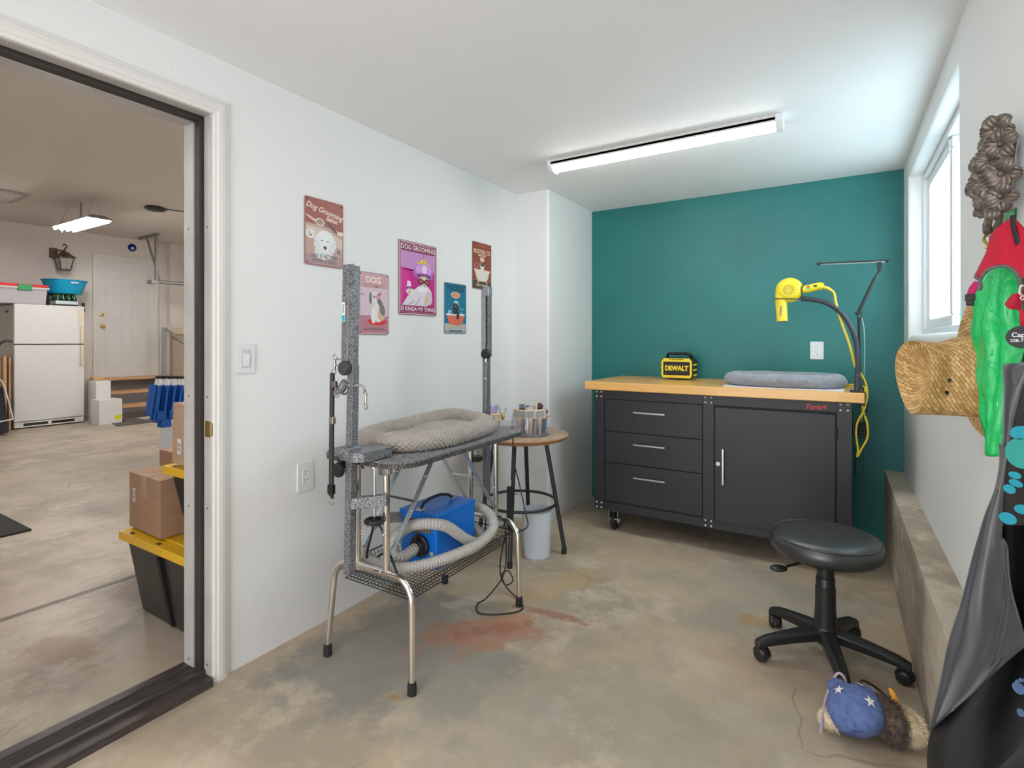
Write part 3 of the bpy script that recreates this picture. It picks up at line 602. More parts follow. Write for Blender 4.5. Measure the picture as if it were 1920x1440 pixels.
lc = MB(); lc.bar((pa(.64).x, 1.300, .64), (pa(.64).x+.11, 1.375, .652), .028, .040); lc.build('lower_jaw', m_hammer, t, bev=.002)
cs = MB(); sx_, sy_ = pa(.65).x+.07, 1.352; cs.cyl((sx_, sy_, .575), (sx_, sy_, .772), .0055, n=12); cs.cyl((sx_, sy_, .766), (sx_, sy_, .7725), .015, n=16); cs.build('clamp_screw', m_steel, t)
hw = MB(); hw.tube([(sx_+.030*math.cos(a), sy_+.030*math.sin(a), .575) for a in [2*PI*k/24 for k in range(24)]], .0085, 8, closed=True)
for k in range(3): a = 2*PI*k/3; hw.bar((sx_, sy_, .578), (sx_+.03*math.cos(a), sy_+.03*math.sin(a), .578), .009, .004)
hw.cyl((sx_, sy_, .568), (sx_, sy_, .592), .010, n=12); hw.build('hand_wheel', m_black, t)
k2 = MB(); knob(k2, (pa(.76).x-.030, 1.284, .762), .026); k2.cyl((pa(.76).x-.03, 1.286, .762), (pa(.76).x-.01, 1.31, .79), .008, n=10); k2.box(pa(.8).x-.040, 1.275, .775, pa(.8).x-.020, 1.30, .808); k2.build('adjusting_knob', m_black, t)
# ring bolts for the restraints
rb = MB(); rb.cyl((pa(1.12).x-.045, 1.29, 1.155), (pa(1.12).x-.062, 1.285, 1.157), .003, n=8); rb.cyl((pa(1.06).x-.03, 1.285, 1.063), (pa(1.06).x+.01, 1.285, 1.063), .006, n=8); rb.build('eye_bolt', m_steel, t)
cc = MB(); cc.tube(cr([(pa(1.06).x+.012, 1.30, 1.062), (pa(1.06).x+.045, 1.298, 1.066), (pa(1.06).x+.062, 1.296, 1.062), (pa(1.06).x+.072, 1.294, 1.050)]), .0045, 8); cc.build('short_cable', mat('grey_cable', (.32, .32, .33), .5), t)
sn = MB(); X = pa(1.06).x+.076; sn.tube([(X+.009*math.cos(a), 1.294, 1.038+.009*math.sin(a)) for a in [2*PI*k/14 for k in range(14)]], .0022, 6, closed=True)
sn.cyl((X, 1.294, 1.032), (X+.002, 1.294, 1.004), .0045, n=10); sn.tube(cr([(X+.002, 1.294, 1.006), (X-.007, 1.294, .996), (X+.001, 1.294, .984), (X+.010, 1.294, .992), (X+.005, 1.294, 1.004)], 5), .0022, 6); sn.build('snap_hook', mat('nickel', (.50, .47, .42), .3, 1), t)
# second arm
pb = post(-1.536, 2.236, -.002)
t = thing('grooming_stand', (-1.54, 2.24, .42), 'tall hammered grey grooming arm rising at the far table end beside the round table', 'grooming arm', 'grooming arms clamped to the table')
MB().bar(pb(.43), pb(1.16), .030, .030, (0, 1, 0)).build('post', m_hammer, t, bev=.0015)
MB().bar(pb(1.14)+Vector((-.012, .0, 0)), pb(1.485)+Vector((-.012, .0, 0)), .022, .030, (0, 1, 0)).build('folded_arm', m_hamlt, t, bev=.0015)
MB().bar(pb(1.14)+Vector((.013, -.003, 0)), pb(1.47)+Vector((.013, -.003, 0)), .026, .028, (0, 1, 0)).build('upper_arm', m_hammer, t, bev=.0015)
MB().bar(pb(1.16)+Vector((.014, -.019, 0)), pb(1.45)+Vector((.014, -.019, 0)), .004, .004, (0, 1, 0)).build('slot', m_dark, t)
MB().cbox(pb(1.475)+Vector((.01, -.004, 0)), (.034, .036, .045)).build('hinge_plate', m_hamlt, t, bev=.002)
k1 = MB(); knob(k1, (pb(1.155).x+.012, 2.222, 1.155), .026); k1.build('adjusting_knob', m_black, t)
cl = MB(); cl.box(-1.565, 2.168, .797, -1.50, 2.262, .832); cl.build('clamp_head', m_hammer, t, bev=.003)
cl = MB(); cl.bar((-1.536, 2.236, .70), (-1.545, 2.13, .70), .028, .036); cl.build('lower_jaw', m_hammer, t, bev=.002)
cs = MB(); cs.cyl((-1.545, 2.155, .635), (-1.545, 2.155, .772), .0055, n=10); cs.build('clamp_screw', m_steel, t)
hw = MB(); hw.lathe([(.008, .625), (.030, .622), (.034, .634), (.030, .646), (.008, .643)], (-1.545, 2.155, 0), 20); hw.build('hand_wheel', m_black, t)
MB().cyl((-1.545, 2.236, .22), (-1.538, 2.236, .43), .004, n=8).build('rod', m_legdk, t)
# restraints
def strap_thing(x, y, ztop, zbot, label, wd=.014):
    t = thing('restraint_strap', (x, y, zbot), label, 'restraint strap')
    return t
sx, sy = -1.551, 1.283
t = strap_thing(sx, sy, 1.16, .60, 'black webbing restraint strap hanging by a swivel snap from the near grooming arm')
ni = mat('nickel', (.50, .47, .42), .3, 1)
wbm = mat('charcoal_webbing', (.05, .045, .045), .8, bump=.6, bscale=500)
mb = MB(); mb.tube([(sx+.008+.010*math.cos(a), sy, 1.163+.010*math.sin(a)) for a in [2*PI*k/16 for k in range(16)]], .0018, 6, closed=True)
mb.cyl((sx+.007, sy, 1.153), (sx+.004, sy, 1.120), .005, n=10); mb.ball((sx+.012, sy, 1.135), .005, 8); mb.tube([(sx-.011, sy, 1.105), (sx+.013, sy, 1.105), (sx+.010, sy, 1.118), (sx-.008, sy, 1.118)], .0018, 6, closed=True); mb.build('swivel_snap', ni, t)
mb = MB(); zs = [1.105, 1.0, .9, .8, .72, .66, .64]
for (dy, off) in ((0, 0), (-.006, .0005)):
    mb.grid(lambda u, v: (sx-.003+(v-.5)*.018-.006*u*u, sy+dy-.002*math.sin(PI*u), 1.105-u*(.455 if dy == 0 else .445)), 16, 1)
mb.build('webbing', wbm, t, solid=.0018)
mb = MB(); mb.box(sx-.014, sy-.011, .922, sx+.009, sy+.003, .948); mb.build('slider', ni, t, bev=.002)
mb = MB(); mb.box(sx-.020, sy-.012, .668, sx+.004, sy+.005, .702); mb.box(sx-.017, sy-.015, .676, sx+.001, sy-.012, .694); mb.build('side_release_buckle', m_black, t, bev=.003)
mb = MB(); mb.tube([(sx-.010+.012*math.cos(a), sy-.002, .640-.010*math.sin(a)) for a in [PI*k/10 for k in range(11)]]+[(sx-.022, sy-.002, .642)], .0016, 6); mb.build('end_ring', ni, t)
mb = MB(); 
for k in range(4): mb.tube([(sx+.036+.012*k*.6+.009*math.cos(a), sy+.004+.012*math.sin(a), 1.062-.004*k+.020*math.sin(a+.6*k)) for a in [2*PI*j/14 for j in range(14)]], .0036, 6, closed=True)
mb.tube(cr([(sx+.058, sy+.01, 1.075), (sx+.04, sy, 1.05), (sx+.02, sy-.004, 1.03), (sx+.012, sy, 1.045), (sx+.02, sy+.002, 1.06)]), .0036, 6)
mb.build('coiled_cord', mat('grey_cord', (.16, .15, .15), .6), t)
mb = MB(); mb.cbox((sx+.012, sy-.006, 1.066), (.022, .016, .024)); mb.build('cord_lock', mat('pewter', (.20, .19, .19), .35, .7), t, bev=.005, seg=3)
mb = MB(); mb.tube([(sx+.022+.014*math.cos(a), sy-.004, 1.034-.014*math.sin(a)) for a in [2*PI*k/16 for k in range(16)]], .0026, 6, closed=True); mb.build('ring', m_steel, t)
sx, sy = pb(1.1).x+.018, 2.205
t = strap_thing(sx, sy, 1.14, .83, 'thin grey restraint strap hanging from the far grooming arm down to the knitted bed')
mb = MB(); mb.cyl((sx, sy, 1.135), (sx, sy, 1.115), .004, n=8); mb.tube([(sx+.008*math.cos(a), sy, 1.107+.009*math.sin(a)) for a in [2*PI*k/14 for k in range(14)]], .0016, 6, closed=True); mb.cyl((sx-.006, sy, 1.13), (sx+.02, sy, 1.133), .0018, n=6); mb.build('swivel_snap', ni, t)
mb = MB(); mb.grid(lambda u, v: (sx+(v-.5)*.011-.002*u, sy-.001, 1.098-u*.262), 8, 1); mb.build('webbing', mat('grey_webbing', (.26, .24, .25), .8), t, solid=.0016)
MB().cbox((sx-.001, sy-.002, 1.03), (.015, .006, .012)).build('slider', ni, t, bev=.001)

# ---- knitted bolster beds: real knit relief
def knit_bed(name, c, hx, hy, R, rot, z0, lift, m, label, cell, inner_z, hmod=None):
    t = thing(name, (c[0], c[1], z0), label, 'pet bed')
    def P(th): 
        e = 2.6; ct, st2 = math.cos(th), math.sin(th); x = hx*math.copysign(abs(ct)**(2/e), ct); y = hy*math.copysign(abs(st2)**(2/e), st2)
        return x, y
    per = [P(2*PI*k/400) for k in range(401)]; L = [0]
    for k in range(400): L.append(L[-1]+math.hypot(per[k+1][0]-per[k][0], per[k+1][1]-per[k][1]))
    NU = int(L[-1]/cell)//2*2; nv = int(2*PI*R/cell)//2*2; SU, SV = 3, 3
    import bisect
    def at(s_):
        s_ %= L[-1]; k = min(bisect.bisect_right(L, s_)-1, 399); f = (s_-L[k])/(L[k+1]-L[k]+1e-9)
        return per[k][0]+(per[k+1][0]-per[k][0])*f, per[k][1]+(per[k+1][1]-per[k][1])*f
    ca, sa_ = math.cos(rot), math.sin(rot)
    def fn(u, v):
        s_ = u*L[-1]; x, y = at(s_); x2, y2 = at(s_+.004); tx, ty = x2-x, y2-y; l = math.hypot(tx, ty) or 1; nx, ny = ty/l, -tx/l
        a = 2*PI*v; gu = u*NU*PI; gv = v*nv*PI
        k = .0080*(abs(math.sin((gu+gv)/2))*abs(math.sin((gu-gv)/2)))**.85 * cell/.011
        lump = 1+.07*noise.noise(Vector((x*7, y*7, 1.3)))+.05*noise.noise(Vector((x*16, y*16, a)))
        r = R*lump*(1.08 if True else 1)+k; q = (x+nx*0, y+ny*0)
        px = x+nx*math.cos(a)*r*1.12; py = y+ny*math.cos(a)*r*1.12; pz = z0+R*.88+math.sin(a)*r*.86
        if pz < z0+.001: pz = z0+.001
        pz += lift(x, y)
        return (c[0]+px*ca-py*sa_, c[1]+px*sa_+py*ca, pz)
    b = MB(); b.grid(fn, NU*SU, nv*SV, True, True); b.build('bolster', m, t, angle=180)
    def fi(u, v):
        a = 2*PI*u; x, y = P(a); x *= v; y *= v; g = abs(math.sin((x+y)/cell*PI/2)*math.sin((x-y)/cell*PI/2))**.8
        z = z0+inner_z+.014*noise.noise(Vector((x*9, y*6, 4)))*(1-v)+.010*math.sin(y*22+x*9)*(1-v*v)+.0045*g+lift(x, y)
        return (c[0]+x*ca-y*sa_, c[1]+x*sa_+y*ca, max(z, z0+.002))
    b = MB(); b.grid(fi, 300, 110, True, False); b.build('cushion', m, t, angle=180)
    return t
knit_bed('pet_bed', (-1.535, 1.80), .175, .318, .037, math.radians(3), TZ, lambda x, y: .022*max(0, y/.3)**2*max(0, min(1, .5-x/.2)), m_knit, 'oval taupe waffle-knit pet bed lying on the grooming table', .0092, .030)
knit_bed('pet_bed', (-.272, 3.42), .265, .165, .038, 0, .966, lambda x, y: 0, m_knitg, 'rectangular grey waffle-knit pet bed lying on the workbench', .0072, .020)
pm = MB(); pm.prism(rrect(.595, .42, .02, c=(-.27, 3.415)), .9602, .9655); tag(pm.build('pad', mat('white_pad', (.72, .70, .73), .8), bev=.002), 'thin white pad under the grey bed on the workbench', 'pad')

# ================================================================== BLUE DRYER IN THE BASKET
dz = .2985
t = thing('pet_dryer', (-1.465, 1.77, dz), 'bright blue box-shaped pet dryer with a coiled beige hose in the wire basket', 'dryer')
X0, X1, Y0, Y1, Z1 = -1.565, -1.372, 1.642, 1.905, .520
MB().box(X0, Y0, dz, X1, Y1, Z1-.004).build('housing', m_blue, t, bev=.006, seg=3)
MB().box(X0-.004, Y0-.006, Z1-.016, X1+.003, Y1+.003, Z1).build('lid', m_blue, t, bev=.004, seg=3)
g = MB(); g.box(X0+.012, Y0-.003, .430, X0+.105, Y0+.004, .488); g.build('air_filter', mat('filter_foam', (.045, .04, .04), .95, c2=(.16, .14, .13), scale=260), t, bev=.003)
MB().box(X0+.105, Y0-.003, .440, X1-.03, Y0+.001, .458).build('nameplate', mat('brass_label', (.30, .25, .12), .4, .5), t)
h = MB(); h.tube(cr([(-1.475, 1.665, .521), (-1.475, 1.69, .545), (-1.47, 1.76, .556), (-1.465, 1.83, .545), (-1.462, 1.86, .521)], 6), .006, 8); h.build('handle', m_black, t)
h = MB(); h.cbox((-1.475, 1.663, .5225), (.028, .034, .006)); h.cbox((-1.462, 1.862, .5225), (.024, .026, .006)); h.build('handle_ends', m_steel, t, bev=.002)
h = MB(); R = Vector((0, 0, 1)).rotation_difference(Vector((0, -1, 0))).to_matrix(); oc = (-1.455, Y0, .385)
h.lathe([(.046, 0), (.046, .010), (.036, .014), (.034, .030), (.028, .036)], oc, 28, R)
for k in range(6): a = 2*PI*k/6; h.m = 1; h.ball((oc[0]+.039*math.cos(a), Y0-.013, oc[2]+.039*math.sin(a)), .003, 6)
h.build('outlet_flange', [m_black, m_steel], t)
MB().lathe([(.009, 0), (.009, .005), (.003, .007)], (-1.395, Y0, .362), 16, R).build('button', mat('beige_button', (.55, .52, .40), .5), t)
# corrugated hose: from the flange, loops around the box
def even(pts, st):
    P_ = cr(pts, 24); out = [P_[0]]; need = st
    for i in range(1, len(P_)):
        a_, b_ = P_[i-1], P_[i]; l = (b_-a_).length; pos = 0
        while l-pos >= need: pos += need; out.append(a_.lerp(b_, pos/l)); need = st
        need -= l-pos
    return out
hp = even([(-1.455, 1.622, .384), (-1.456, 1.585, .378), (-1.466, 1.548, .370), (-1.486, 1.520, .385), (-1.488, 1.512, .425), (-1.464, 1.525, .468), (-1.425, 1.545, .496), (-1.385, 1.570, .506), (-1.350, 1.61, .500), (-1.340, 1.67, .474), (-1.344, 1.74, .425), (-1.346, 1.81, .375), (-1.346, 1.88, .340), (-1.350, 1.93, .335), (-1.39, 1.955, .36), (-1.46, 1.965, .36), (-1.54, 1.955, .36), (-1.595, 1.90, .38), (-1.603, 1.80, .42), (-1.612, 1.68, .462), (-1.618, 1.57, .478), (-1.622, 1.50, .448), (-1.60, 1.462, .402), (-1.55, 1.450, .375), (-1.48, 1.452, .362), (-1.41, 1.478, .360), (-1.355, 1.535, .362), (-1.318, 1.61, .366), (-1.298, 1.70, .366), (-1.290, 1.79, .366), (-1.292, 1.88, .374), (-1.305, 1.955, .395), (-1.345, 1.990, .430), (-1.40, 1.985, .455), (-1.47, 1.96, .45)], .0016)
acc = [0]
for i in range(1, len(hp)): acc.append(acc[-1]+(hp[i]-hp[i-1]).length)
rad = [.0212+.0019*math.sin(2*PI*a/.0112) for a in acc]
MB().tube(hp, rad, 14).build('hose', m_hose, t, angle=180)
cb = MB(); cb.tube(cr([(-1.60, 1.905, .40), (-1.615, 1.72, .37), (-1.56, 1.46, .36), (-1.505, 1.425, .50), (-1.49, 1.42, .545), (-1.445, 1.415, .52), (-1.41, 1.42, .44), (-1.375, 1.425, .365), (-1.36, 1.43, .335)], 10), .0042, 8); cb.build('power_cord', m_black, t)
# black cord trailing from the basket to the floor
cb = MB(); cb.tube(cr([(-1.36, 2.02, .41), (-1.345, 2.07, .40), (-1.335, 2.095, .36), (-1.33, 2.10, .25), (-1.34, 2.09, .12), (-1.40, 2.04, .02), (-1.42, 1.99, .005), (-1.36, 1.93, .005), (-1.26, 1.99, .005), (-1.22, 2.06, .005), (-1.27, 2.12, .006), (-1.37, 2.17, .02), (-1.42, 2.20, .06), (-1.37, 2.18, .10), (-1.33, 2.16, .07), (-1.37, 2.15, .045), (-1.385, 2.13, .12), (-1.36, 2.12, .25), (-1.345, 2.15, .30), (-1.30, 2.17, .31), (-1.26, 2.18, .34), (-1.285, 2.2, .40), (-1.33, 2.22, .52), (-1.345, 2.20, .62), (-1.36, 2.20, .80)], 10), .0032, 7)
cb.tube(cr([(-1.349, 2.203, .60), (-1.352, 2.2, .66)], 4), .006, 8)
tag(cb.build('electric_lead', m_black), 'thin black power cord looping from the table onto the concrete floor', 'cord')

# ================================================================== ROUND TABLE AND ITS THINGS
rc = (-1.586, 2.656); RT = .682
t = thing('round_table', (rc[0], rc[1], 0), 'round weathered wood side table on four splayed dark metal legs', 'table')
mb = MB(); mb.lathe([(.0001, RT-.028), (.255, RT-.028), (.272, RT-.022), (.272, RT-.014), (.282, RT-.010), (.285, RT-.004), (.280, RT)], (rc[0], rc[1], 0), 72); mb.build('table_rim', m_woodedge, t)
mb = MB(); mb.lathe([(.281, RT-.001), (.279, RT+.0005), (.0001, RT+.0005)], (rc[0], rc[1], 0), 72); mb.build('table_top', m_wood, t)
for fx, fy in ((-1.504, 2.41), (-1.34, 2.738), (-1.668, 2.902), (-1.832, 2.574)):
    dx, dy = fx-rc[0], fy-rc[1]
    l = MB(); l.cyl((rc[0]+dx*.58, rc[1]+dy*.58, RT-.028), (fx, fy, .03), .0125, n=14); lo = l.build('leg', m_legdk, t)
    MB().cyl((fx+dx*-.01, fy, .0), (fx, fy, .036), .015, n=14).build('rubber_foot', m_rub, lo)
mb = MB(); mb.tube([(rc[0]+.212*math.cos(a), rc[1]+.212*math.sin(a), .285) for a in [2*PI*k/48 for k in range(48)]], .0085, 10, closed=True); mb.build('foot_ring', m_legdk, t)
# bucket under it
bc = (-1.462, 2.635); mb = MB(); mb.lathe([(.0001, .002), (.070, 0), (.074, .004), (.086, .255), (.089, .257), (.089, .263), (.084, .263), (.071, .008), (.0001, .008)], (bc[0], bc[1], 0), 40)
tag(mb.build('bucket', mat('frosted_white', (.66, .70, .76), .45), bev=.0), 'plain white plastic bucket standing on the floor under the round table', 'bucket')
# perforated bracket leaning on the front leg
t = thing('bracket', (-1.516, 2.42, .17), 'perforated black metal bracket fixed against the front leg of the round table', 'bracket')
mb = MB(); mb.cbox((-1.519, 2.433, .31), (.034, .012, .24)); mb.build('bar', m_legdk, t, bev=.002)
mb = MB()
for k in range(6): mb.cyl((-1.519, 2.4265, .24+k*.03), (-1.519, 2.4255, .24+k*.03), .004, n=8)
mb.build('bolt_holes', m_dark, t)
mb = MB(); mb.cbox((-1.519, 2.421, .455), (.026, .016, .030)); mb.build('white_clip', m_white, t, bev=.002)
mb = MB(); mb.cyl((-1.516, 2.421, .39), (-1.46, 2.431, .40), .0025, n=6); mb.build('cable_tie', m_black, t)

# clear tub of grooming tools
tc = (-1.52, 2.652); tz = RT+.0015
t = thing('tool_tub', (tc[0], tc[1], tz), 'round clear divided tub holding grooming brushes on the wooden side table', 'tub')
mb = MB(); mb.lathe([(.0001, .0), (.104, .0), (.107, .003), (.107, .105), (.1045, .105), (.1045, .006), (.0001, .006)], (tc[0], tc[1], tz), 48); mb.build('tub_wall', m_clearb, t)
mb = MB(); mb.lathe([(.080, .0), (.110, .0), (.112, .004), (.108, .009)], (tc[0], tc[1], tz+.0), 48); mb.build('turntable_base', mat('smoky_base', (.16, .15, .17), .2), t)
mb = MB(); mb.box(tc[0]-.1, tc[1]-.001, tz+.007, tc[0]+.1, tc[1]+.001, tz+.09); mb.box(tc[0]-.001, tc[1]-.1, tz+.007, tc[0]+.001, tc[1]+.1, tz+.09); mb.build('dividers', m_clear, t)
cam_dir = Vector((-1.52, 2.65, 0)).normalized(); side = Vector((cam_dir.y, -cam_dir.x, 0))
m_handle = mat('tan_wood_handle', (.66, .47, .35), .45); m_creamlt = mat('pale_cream', (.82, .74, .60), .45); m_bristle = mat('bristle_pad', (.28, .28, .29), .9, c2=(.42, .42, .42), scale=600)
def slicker(o, d, w_, pad, label):
    # pad head facing the room, handle going down into the tub
    p = Vector((tc[0], tc[1], 0))+side*o-cam_dir*d; base = Vector((p.x, p.y, tz+.012)); t = thing('slicker_brush', tuple(base), label, 'brush', 'slicker brushes in the clear tub')
    n = -cam_dir; u = side; ang = random.uniform(-.12, .12) if o > -.05 else -.16
    u2 = u*math.cos(ang)+Vector((0, 0, 1))*math.sin(ang); hc_ = p+Vector((0, 0, tz+.125)); M = F(u2, n.cross(u2), hc_)
    hd = MB(); hd.M = M; hd.prism(rrect(w_, .050, .009), -.006, .006); hd.build('head', m_creamlt if pad else mat('tan_frame', (.70, .50, .36), .45), t, bev=.002)
    pd = MB(); pd.M = M; pd.prism(rrect(w_-.011, .039, .006), .006, .0085); pd.build('pin_pad', m_bristle, t)
    hn = MB(); q0 = hc_-Vector((0, 0, .012))-n*.002; hn.tube(cr([q0, q0-Vector((0, 0, .03))+n*.006, Vector((p.x, p.y, tz+.06)), base], 6), [.007+.006*math.sin(PI*min(1, i/18*1.1)) for i in range(19)], 8); hn.build('handle', m_handle, t)
slicker(-.058, .060, .078, 0, 'slicker brush with a dark pin pad, leftmost of the row in the clear tub')
slicker(.005, .078, .054, 1, 'narrow cream slicker brush with a grey pin pad in the middle of the clear tub')
slicker(.058, .068, .066, 1, 'cream slicker brush with a grey pin pad, rightmost of the row in the clear tub')
def stick(name, o, d, h_, r, m, label, cat, group=None, top=None):
    p = Vector((tc[0], tc[1], 0))+side*o-cam_dir*d; t = thing(name, (p.x, p.y, tz+.01), label, cat, group)
    hb_ = MB(); hb_.tube([(p.x, p.y, tz+.01), (p.x+.004, p.y, tz+.07), (p.x+.006, p.y+.004, tz+h_)], [r*.8, r, r*.9], 8); hb_.build('handle', m, t)
    if group: t['group'] = group
    if top: top(t, Vector((p.x+.006, p.y+.004, tz+h_)))
def comb_top(t, q):
    c = MB()
    for k in range(9): c.bar(q+side*(k-4)*.0035-Vector((0, 0, .03)), q+side*(k-4)*.0035+Vector((0, 0, .024)), .0018, .0018)
    c.bar(q-side*.017-Vector((0, 0, .005)), q+side*.017-Vector((0, 0, .005)), .005, .008); c.build('teeth', m_dark, t)
def blob_top(m, r, sc=(1, 1, 1)):
    def f(t, q): MB().ball(q, r, 12, sc).build('head', m, t)
    return f
def ring_top(m):
    def f(t, q):
        c = MB()
        for s__ in (-1, 1): c.tube([(q+side*(s__*.011+.009*math.cos(a))+Vector((0, 0, .009*math.sin(a)+.006))) for a in [2*PI*k/14 for k in range(14)]], .0018, 6, closed=True)
        c.build('finger_rings', m, t)
    return f
stick('comb', -.052, .01, .150, .005, m_black, 'black comb standing upright at the left of the clear tub', 'comb', top=comb_top)
stick('pet_clipper', -.020, .0, .150, .012, m_cyan, 'bright blue clipper head poking above the brushes in the clear tub', 'clipper', top=blob_top(mat('mid_blue', (.0, .16, .40), .4), .016, (1, .7, 1.1)))
stick('wooden_brush', -.010, .030, .140, .011, m_handle, 'tan wooden brush back rising behind the slicker brushes', 'brush', top=blob_top(m_handle, .026, (1.2, .5, .8)))
stick('scissors', .018, -.01, .150, .004, m_steel, 'small steel scissors with ring handles in the clear tub', 'scissors', top=ring_top(m_steel))
stick('nail_file', .032, .02, .185, .008, m_cream, 'cream flat file standing tallest in the clear tub', 'file')
stick('bristle_brush', .050, .0, .160, .008, mat('dark_brown', (.10, .05, .04), .7), 'round brown bristle brush at the back of the clear tub', 'brush', top=blob_top(mat('bristle_brown', (.14, .08, .07), .95, c2=(.04, .02, .02), scale=300), .022))
stick('deshedding_comb', .078, .045, .070, .013, mat('teal_grip', (.0, .13, .17), .4), 'teal gripped tool leaning at the right side of the clear tub', 'comb', top=None)
stick('flea_comb', .082, .01, .135, .012, mat('mauve_plastic', (.30, .20, .22), .5), 'mauve handled tool at the right side of the clear tub', 'comb', top=blob_top(mat('mauve_plastic', (.30, .20, .22), .5), .017, (1.4, .6, .8)))
for o_, d_, h_, lb_ in ((-.070, .02, .10, 'tan wooden brush handle at the far left edge of the clear tub'), (-.035, -.035, .13, 'tan wooden brush handle behind the black comb in the clear tub'), (.038, -.04, .125, 'tan wooden brush handle behind the cream file in the clear tub'), (.066, -.02, .12, 'tan wooden brush handle right of the round brown brush')): stick('grooming_brush', o_, d_, h_, .008, m_handle, lb_, 'brush', group='spare brush handles in the clear tub')
p = Vector((tc[0], tc[1], tz+.1))+side*.085-cam_dir*.03; mb = MB(); mb.M = F(side, Vector((0, 0, 1)), p); mb.prism([(-.045, -.008), (.03, .004), (.042, .009), (.0, .010), (-.045, .003)], 0, .004); tag(mb.build('spatula', mat('coral_plastic', (.62, .22, .18), .4)), 'coral coloured flat tool lying across the rim of the clear tub', 'spatula')
# containers beside the tub
mb = MB(); x, y = -1.745, 2.60; mb.M = Matrix.Translation((x, y, 0)) @ Matrix.Rotation(.5, 4, 'Z'); mb.frustum((0, 0), tz, tz+.10, .038, .030, .046, .036); mb.box(-.049, -.039, tz+.100, .049, .039, tz+.110)
tag(mb.build('container', mat('cream_tub', (.76, .64, .42), .45), bev=.003), 'cream square plastic container behind the knitted bed on the round table', 'container')
mb = MB(); mb.lathe([(.0001, .112), (.026, .112), (.028, .114), (.042, .158), (.040, .158), (.026, .117), (.0001, .117)], (x+.0, y-.0, tz), 28); tag(mb.build('bowl', glass_mat('lilac_clear', (.90, .87, .98), .10, .05, .15, (.6, .55, .8))), 'small clear lilac bowl sitting on the cream container', 'bowl')
mb = MB(); mb.M = Matrix.Translation((-1.655, 2.60, 0)) @ Matrix.Rotation(.5, 4, 'Z'); mb.box(-.045, -.03, tz, .045, .03, tz+.065); mb.box(-.048, -.033, tz+.065, .048, .033, tz+.072); tag(mb.build('clear_box', m_clear, bev=.003), 'small clear plastic box on the round table left of the brush tub', 'box')
t = thing('hair_clips', (-1.672, 2.60, tz+.0735), 'brass hair clips with curled wire ends standing on the clear box', 'hair clip')
mb = MB(); q = Vector((-1.672, 2.60, tz+.10)); mb.ball(q-Vector((0, 0, .004)), .012, 10, (1.1, .6, 1.8)); mb.build('clip_body', m_gold, t)
mb = MB()
for s__ in (-1, 1): mb.tube(cr([q+Vector((0, 0, .012)), q+side*s__*.012+Vector((0, 0, .016)), q+side*s__*.018+Vector((0, 0, .028)), q+side*s__*.014+Vector((0, 0, .036)), q+side*s__*.024+Vector((0, 0, .048))], 5), .0016, 6)
mb.build('wire_ends', m_dark, t)
# ================================================================== WORKBENCH
BF, BK, BL, BR, BZ0, BZ1 = 3.20, 3.80, -1.350, .060, .138, .908
t = thing('workbench', (-.645, 3.5, 0), 'wide charcoal rolling workbench with butcher block top, three drawers and a door', 'workbench')
b = MB(); b.box(BL, BF+.012, BZ0, BR, BK, BZ1)
for x0, x1 in ((BL, -1.281), (-.672, -.610), (-.008, BR)): b.box(x0, BF, BZ0, x1, BF+.02, BZ1)
b.box(BL, BF+.001, .852, BR, BF+.02, BZ1); b.box(BL, BF+.001, BZ0, BR, BF+.02, .190)
b.build('cabinet_body', m_cab, t, bev=.0015)
MB().box(-1.281, BF+.0105, .19, -.672, BF+.0125, .852).box(-.61, BF+.0105, .18, -.008, BF+.0125, .852).build('recess', m_cabgap, t)
b = MB(); b.box(-1.402, 3.165, .909, .112, 3.862, .960); b.build('bench_top', m_maple, t, bev=.004)
for z0, z1, hz in ((.200, .443, .372), (.449, .643, .578), (.649, .849, .778)):
    d = MB().box(-1.278, BF+.001, z0, -.675, BF+.013, z1).build('drawer', m_cab, t, bev=.002)
    h = MB(); h.box(-1.083, BF-.024, hz-.005, -.887, BF-.018, hz+.005); h.box(-1.078, BF-.019, hz-.004, -1.070, BF+.002, hz+.004); h.box(-.900, BF-.019, hz-.004, -.892, BF+.002, hz+.004); h.build('handle', m_steel, d, bev=.001)
d = MB().box(-.606, BF-.004, .184, -.012, BF+.011, .842).build('cabinet_door', m_cab, t, bev=.003)
h = MB(); h.box(-.562, BF-.032, .405, -.552, BF-.026, .608); h.box(-.561, BF-.027, .415, -.553, BF-.003, .423); h.box(-.561, BF-.027, .59, -.553, BF-.003, .598); h.build('handle', m_steel, d, bev=.001)
h = MB(); h.cyl((-.586, BF-.004, .518), (-.586, BF-.010, .518), .0115, n=20); h.m = 1; h.box(-.5868, BF-.0105, .511, -.5852, BF-.0099, .525); h.build('lock', [m_steel, m_dark], d)
for z in (.745, .25): 
    h = MB(); h.cyl((-.008, BF-.006, z-.030), (-.008, BF-.006, z+.030), .0055, n=12); h.build('hinge', m_black, d)
for cx, cw in ((-1.316, .016), (-.641, .016), (.026, .016)):
    for cz in ((.880, .165) if cx > -1.4 else ()):
        for dx in (-cw, cw):
            for dz_ in (-.015, .015): m_ = MB(); m_.lathe([(.0068, 0), (.0068, .002), (.004, .0045), (.0001, .0048)], (cx+dx, BF, cz+dz_), 14, Vector((0, 0, 1)).rotation_difference(Vector((0, -1, 0))).to_matrix()); m_.build('bolt', m_steel, t)
lg2 = MB(); M = onback(-.112, .874, BF-.0005); lg2.text('Torin', .034, M, .0006, shear=.35, off=.0012, sx=1.05)
lg2.M = onback(-.112, .874, BF-.0005); lg2.M = lg2.M @ Matrix.Translation((.010, 0, 0)); lg2.prism([(.030, .006), (.048, .010), (.040, .020), (.052, .008), (.046, .0), (.050, -.010), (.040, -.004), (.030, .003)][::-1], 0, .0006)
